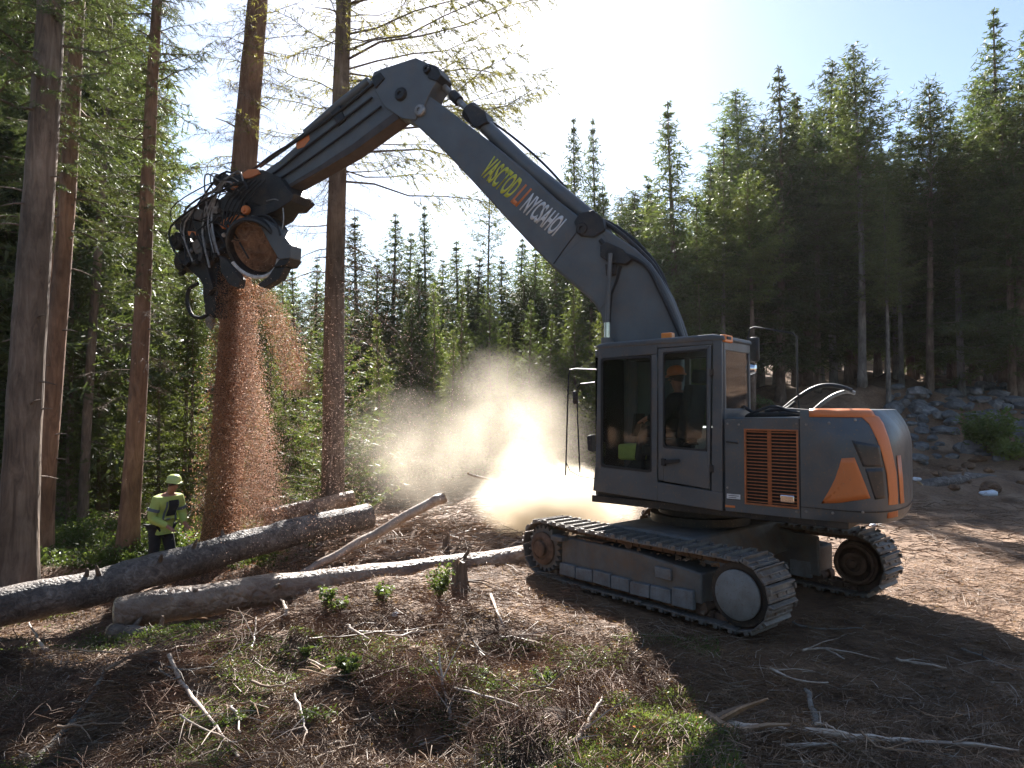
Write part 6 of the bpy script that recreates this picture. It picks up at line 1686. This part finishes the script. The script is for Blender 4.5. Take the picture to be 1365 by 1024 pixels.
# ------------------------------------------------------------------ flying sawdust
def chips(name, label, P3, size, m, seed, stretch=1.6):
    g = np.random.default_rng(seed); n = len(P3)
    a = norm(g.normal(0, 1, (n, 3))); b = norm(np.cross(a, g.normal(0, 1, (n, 3))))
    s = size * g.uniform(.4, 1.5, n)[:, None]
    V = np.stack([P3 - a * s * stretch * .5, P3 + b * s * .5, P3 + a * s * stretch * .5, P3 - b * s * .45 + np.cross(a, b) * s * .3], 1).reshape(-1, 3)
    i = np.arange(n)[:, None] * 4
    F = np.concatenate([i + np.array([0, 1, 2]), i + np.array([0, 2, 3]), i + np.array([0, 3, 1]), i + np.array([1, 3, 2])])
    o = link(bpy.data.objects.new(name, mesh_np(name, V, F, m, smooth=False))); tag(o, label, kind='stuff')
def curtain(n, g, path, spread, depth):
    """path rows: (row, left column, right column); depth of the sheet"""
    rows = np.array(path, float); t = g.random(n) ** .8
    v = rows[0, 0] + (rows[-1, 0] - rows[0, 0]) * t
    l = np.interp(v, rows[:, 0], rows[:, 1]); r_ = np.interp(v, rows[:, 0], rows[:, 2])
    st = g.integers(0, 26, n); su = (st + .5) / 26 + g.normal(0, .02, n); pure = g.random(n)
    f = np.where(g.random(n) < .55, su, g.beta(1.5, 1.6, n))
    u = l + (r_ - l) * f + g.normal(0, 1, n) * spread * (.3 + t)
    d = depth + g.normal(0, .28, n) * (.4 + t)
    up = (512 - v) / FOC; ry = cp - sp * up; k = d / ry
    return np.stack([(u - 682.5) / FOC * k, d, CAM_Z + (sp + cp * up) * k], 1)
g = np.random.default_rng(601)
chips('falling_sawdust', 'reddish sawdust pouring down round the gripped trunk', curtain(40000, g, [(352, 292, 326), (392, 290, 342), (450, 284, 340), (550, 276, 352), (640, 270, 366), (735, 256, 390)], 9, 12.45), .017, M['chip'], 602)
chips('falling_sawdust', 'paler sawdust on the right side of the falling curtain', curtain(22000, g, [(400, 312, 345), (480, 312, 345), (550, 312, 356), (640, 316, 372), (735, 312, 402)], 11, 12.3), .016, M['chip_pale'], 603)
chips('sawdust_jet', 'jet of sawdust shooting down sideways from the head', np.concatenate([curtain(6500, g, [(378, 332, 352), (410, 342, 374), (450, 358, 396), (520, 384, 416)], 6, 12.3)]), .016, M['chip'], 604)
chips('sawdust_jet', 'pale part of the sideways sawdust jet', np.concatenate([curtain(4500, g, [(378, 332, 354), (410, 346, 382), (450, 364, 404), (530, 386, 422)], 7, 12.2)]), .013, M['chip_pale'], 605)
n = 26000; u = np.concatenate([g.normal(400, 62, n * 2 // 3), g.uniform(255, 620, n - n * 2 // 3)]); v = g.beta(2.2, 1.5, n) * 440 + 330; d = g.uniform(9.5, 15, n)
up_ = (512 - v) / FOC; k = d / (cp - sp * up_); Pq = np.stack([(u - 682.5) / FOC * k, d, CAM_Z + (sp + cp * up_) * k], 1); ok = Pq[:, 2] > G(Pq[:, 0], Pq[:, 1]) + .02
chips('drifting_sawdust', 'fine bright flecks of sawdust drifting through the light', Pq[ok], .009, M['chip_pale'], 606, 2.2)
x, y, z = scatter_xy(7000, 230, 420, 690, 790, g)
chips('settled_sawdust', 'sawdust lying over the logs and slash at the foot of the curtain', np.stack([x, y, z + g.random(len(x)) * .05], 1), .02, M['chip'], 607)

# ------------------------------------------------------------------ dust cloud and haze
def volume_box(name, label, lo, hi, build):
    mb = MB(); mb.box([(a + b) / 2 for a, b in zip(lo, hi)], [b - a for a, b in zip(lo, hi)])
    m = bpy.data.materials.new(name + '_air'); m.use_nodes = True; nt = m.node_tree; nt.nodes.clear()
    out = nt.nodes.new('ShaderNodeOutputMaterial'); pv = nt.nodes.new('ShaderNodeVolumePrincipled'); nt.links.new(pv.outputs[0], out.inputs['Volume'])
    build(nt, pv, m); o = mb.build(name, m); return tag(o, label, kind='stuff')
puffs = [  # centre, radii, density
    (at(745, 668, 11.6), (1.4, 1.2, .6), 5.5), (at(700, 640, 12.0), (.8, .9, 1.0), .6), (at(668, 560, 12.8), (1.4, 1.1, 1.3), .26),
    (at(600, 620, 13.0), (1.7, 1.3, 1.1), .10), (at(560, 600, 14.0), (2.0, 1.4, 1.3), .12), (at(720, 600, 12.6), (1.1, 1.1, 1.3), .2)]
def dust_nodes(nt, pv, m):
    geo = nt.nodes.new('ShaderNodeNewGeometry'); tot = None
    nz = N(nt, 'ShaderNodeTexNoise', Scale=1.1, Detail=5., Roughness=.62, Distortion=.5); nt.links.new(geo.outputs['Position'], nz.inputs['Vector'])
    warp = nt.nodes.new('ShaderNodeVectorMath'); warp.operation = 'MULTIPLY_ADD'; warp.inputs[1].default_value = (1.0, 1.0, 1.0)
    nt.links.new(nz.outputs['Color'], warp.inputs[0]); nt.links.new(geo.outputs['Position'], warp.inputs[2])
    for c, rd, dn in puffs:
        s = nt.nodes.new('ShaderNodeVectorMath'); s.operation = 'SUBTRACT'; s.inputs[1].default_value = tuple(c + Vector((.5, .5, .5))); nt.links.new(warp.outputs[0], s.inputs[0])
        dv = nt.nodes.new('ShaderNodeVectorMath'); dv.operation = 'DIVIDE'; dv.inputs[1].default_value = rd; nt.links.new(s.outputs[0], dv.inputs[0])
        ln = nt.nodes.new('ShaderNodeVectorMath'); ln.operation = 'LENGTH'; nt.links.new(dv.outputs[0], ln.inputs[0])
        mr = nt.nodes.new('ShaderNodeMapRange'); mr.interpolation_type = 'SMOOTHSTEP'; mr.inputs[1].default_value = 1.15; mr.inputs[2].default_value = .1; mr.inputs[3].default_value = 0; mr.inputs[4].default_value = dn
        nt.links.new(ln.outputs['Value'], mr.inputs[0])
        if tot is None: tot = mr.outputs[0]
        else:
            a = nt.nodes.new('ShaderNodeMath'); a.operation = 'ADD'; nt.links.new(tot, a.inputs[0]); nt.links.new(mr.outputs[0], a.inputs[1]); tot = a.outputs[0]
    cl = N(nt, 'ShaderNodeMapRange'); cl.inputs[1].default_value = .36; cl.inputs[2].default_value = .66; cl.inputs[3].default_value = .25; cl.inputs[4].default_value = 1.9
    nt.links.new(nz.outputs[0], cl.inputs[0])
    ml = nt.nodes.new('ShaderNodeMath'); ml.operation = 'MULTIPLY'; nt.links.new(tot, ml.inputs[0]); nt.links.new(cl.outputs[0], ml.inputs[1]); nt.links.new(ml.outputs[0], pv.inputs['Density'])
    pv.inputs['Color'].default_value = (.95, .86, .72, 1); pv.inputs['Anisotropy'].default_value = .55
dust = volume_box('dust_cloud', 'tan dust cloud boiling up bright in the sun in front of the cab', (-3.4, 9.75, -.7), (2.9, 16.2, 3.6), dust_nodes)
def haze_nodes(nt, pv, m):
    pv.inputs['Density'].default_value = .00016; pv.inputs['Color'].default_value = (.95, .96, 1, 1); pv.inputs['Anisotropy'].default_value = .4
volume_box('haze', 'thin sunlit haze between the viewer and the far trees', (-75, -30, -4), (85, 75, 40), haze_nodes)
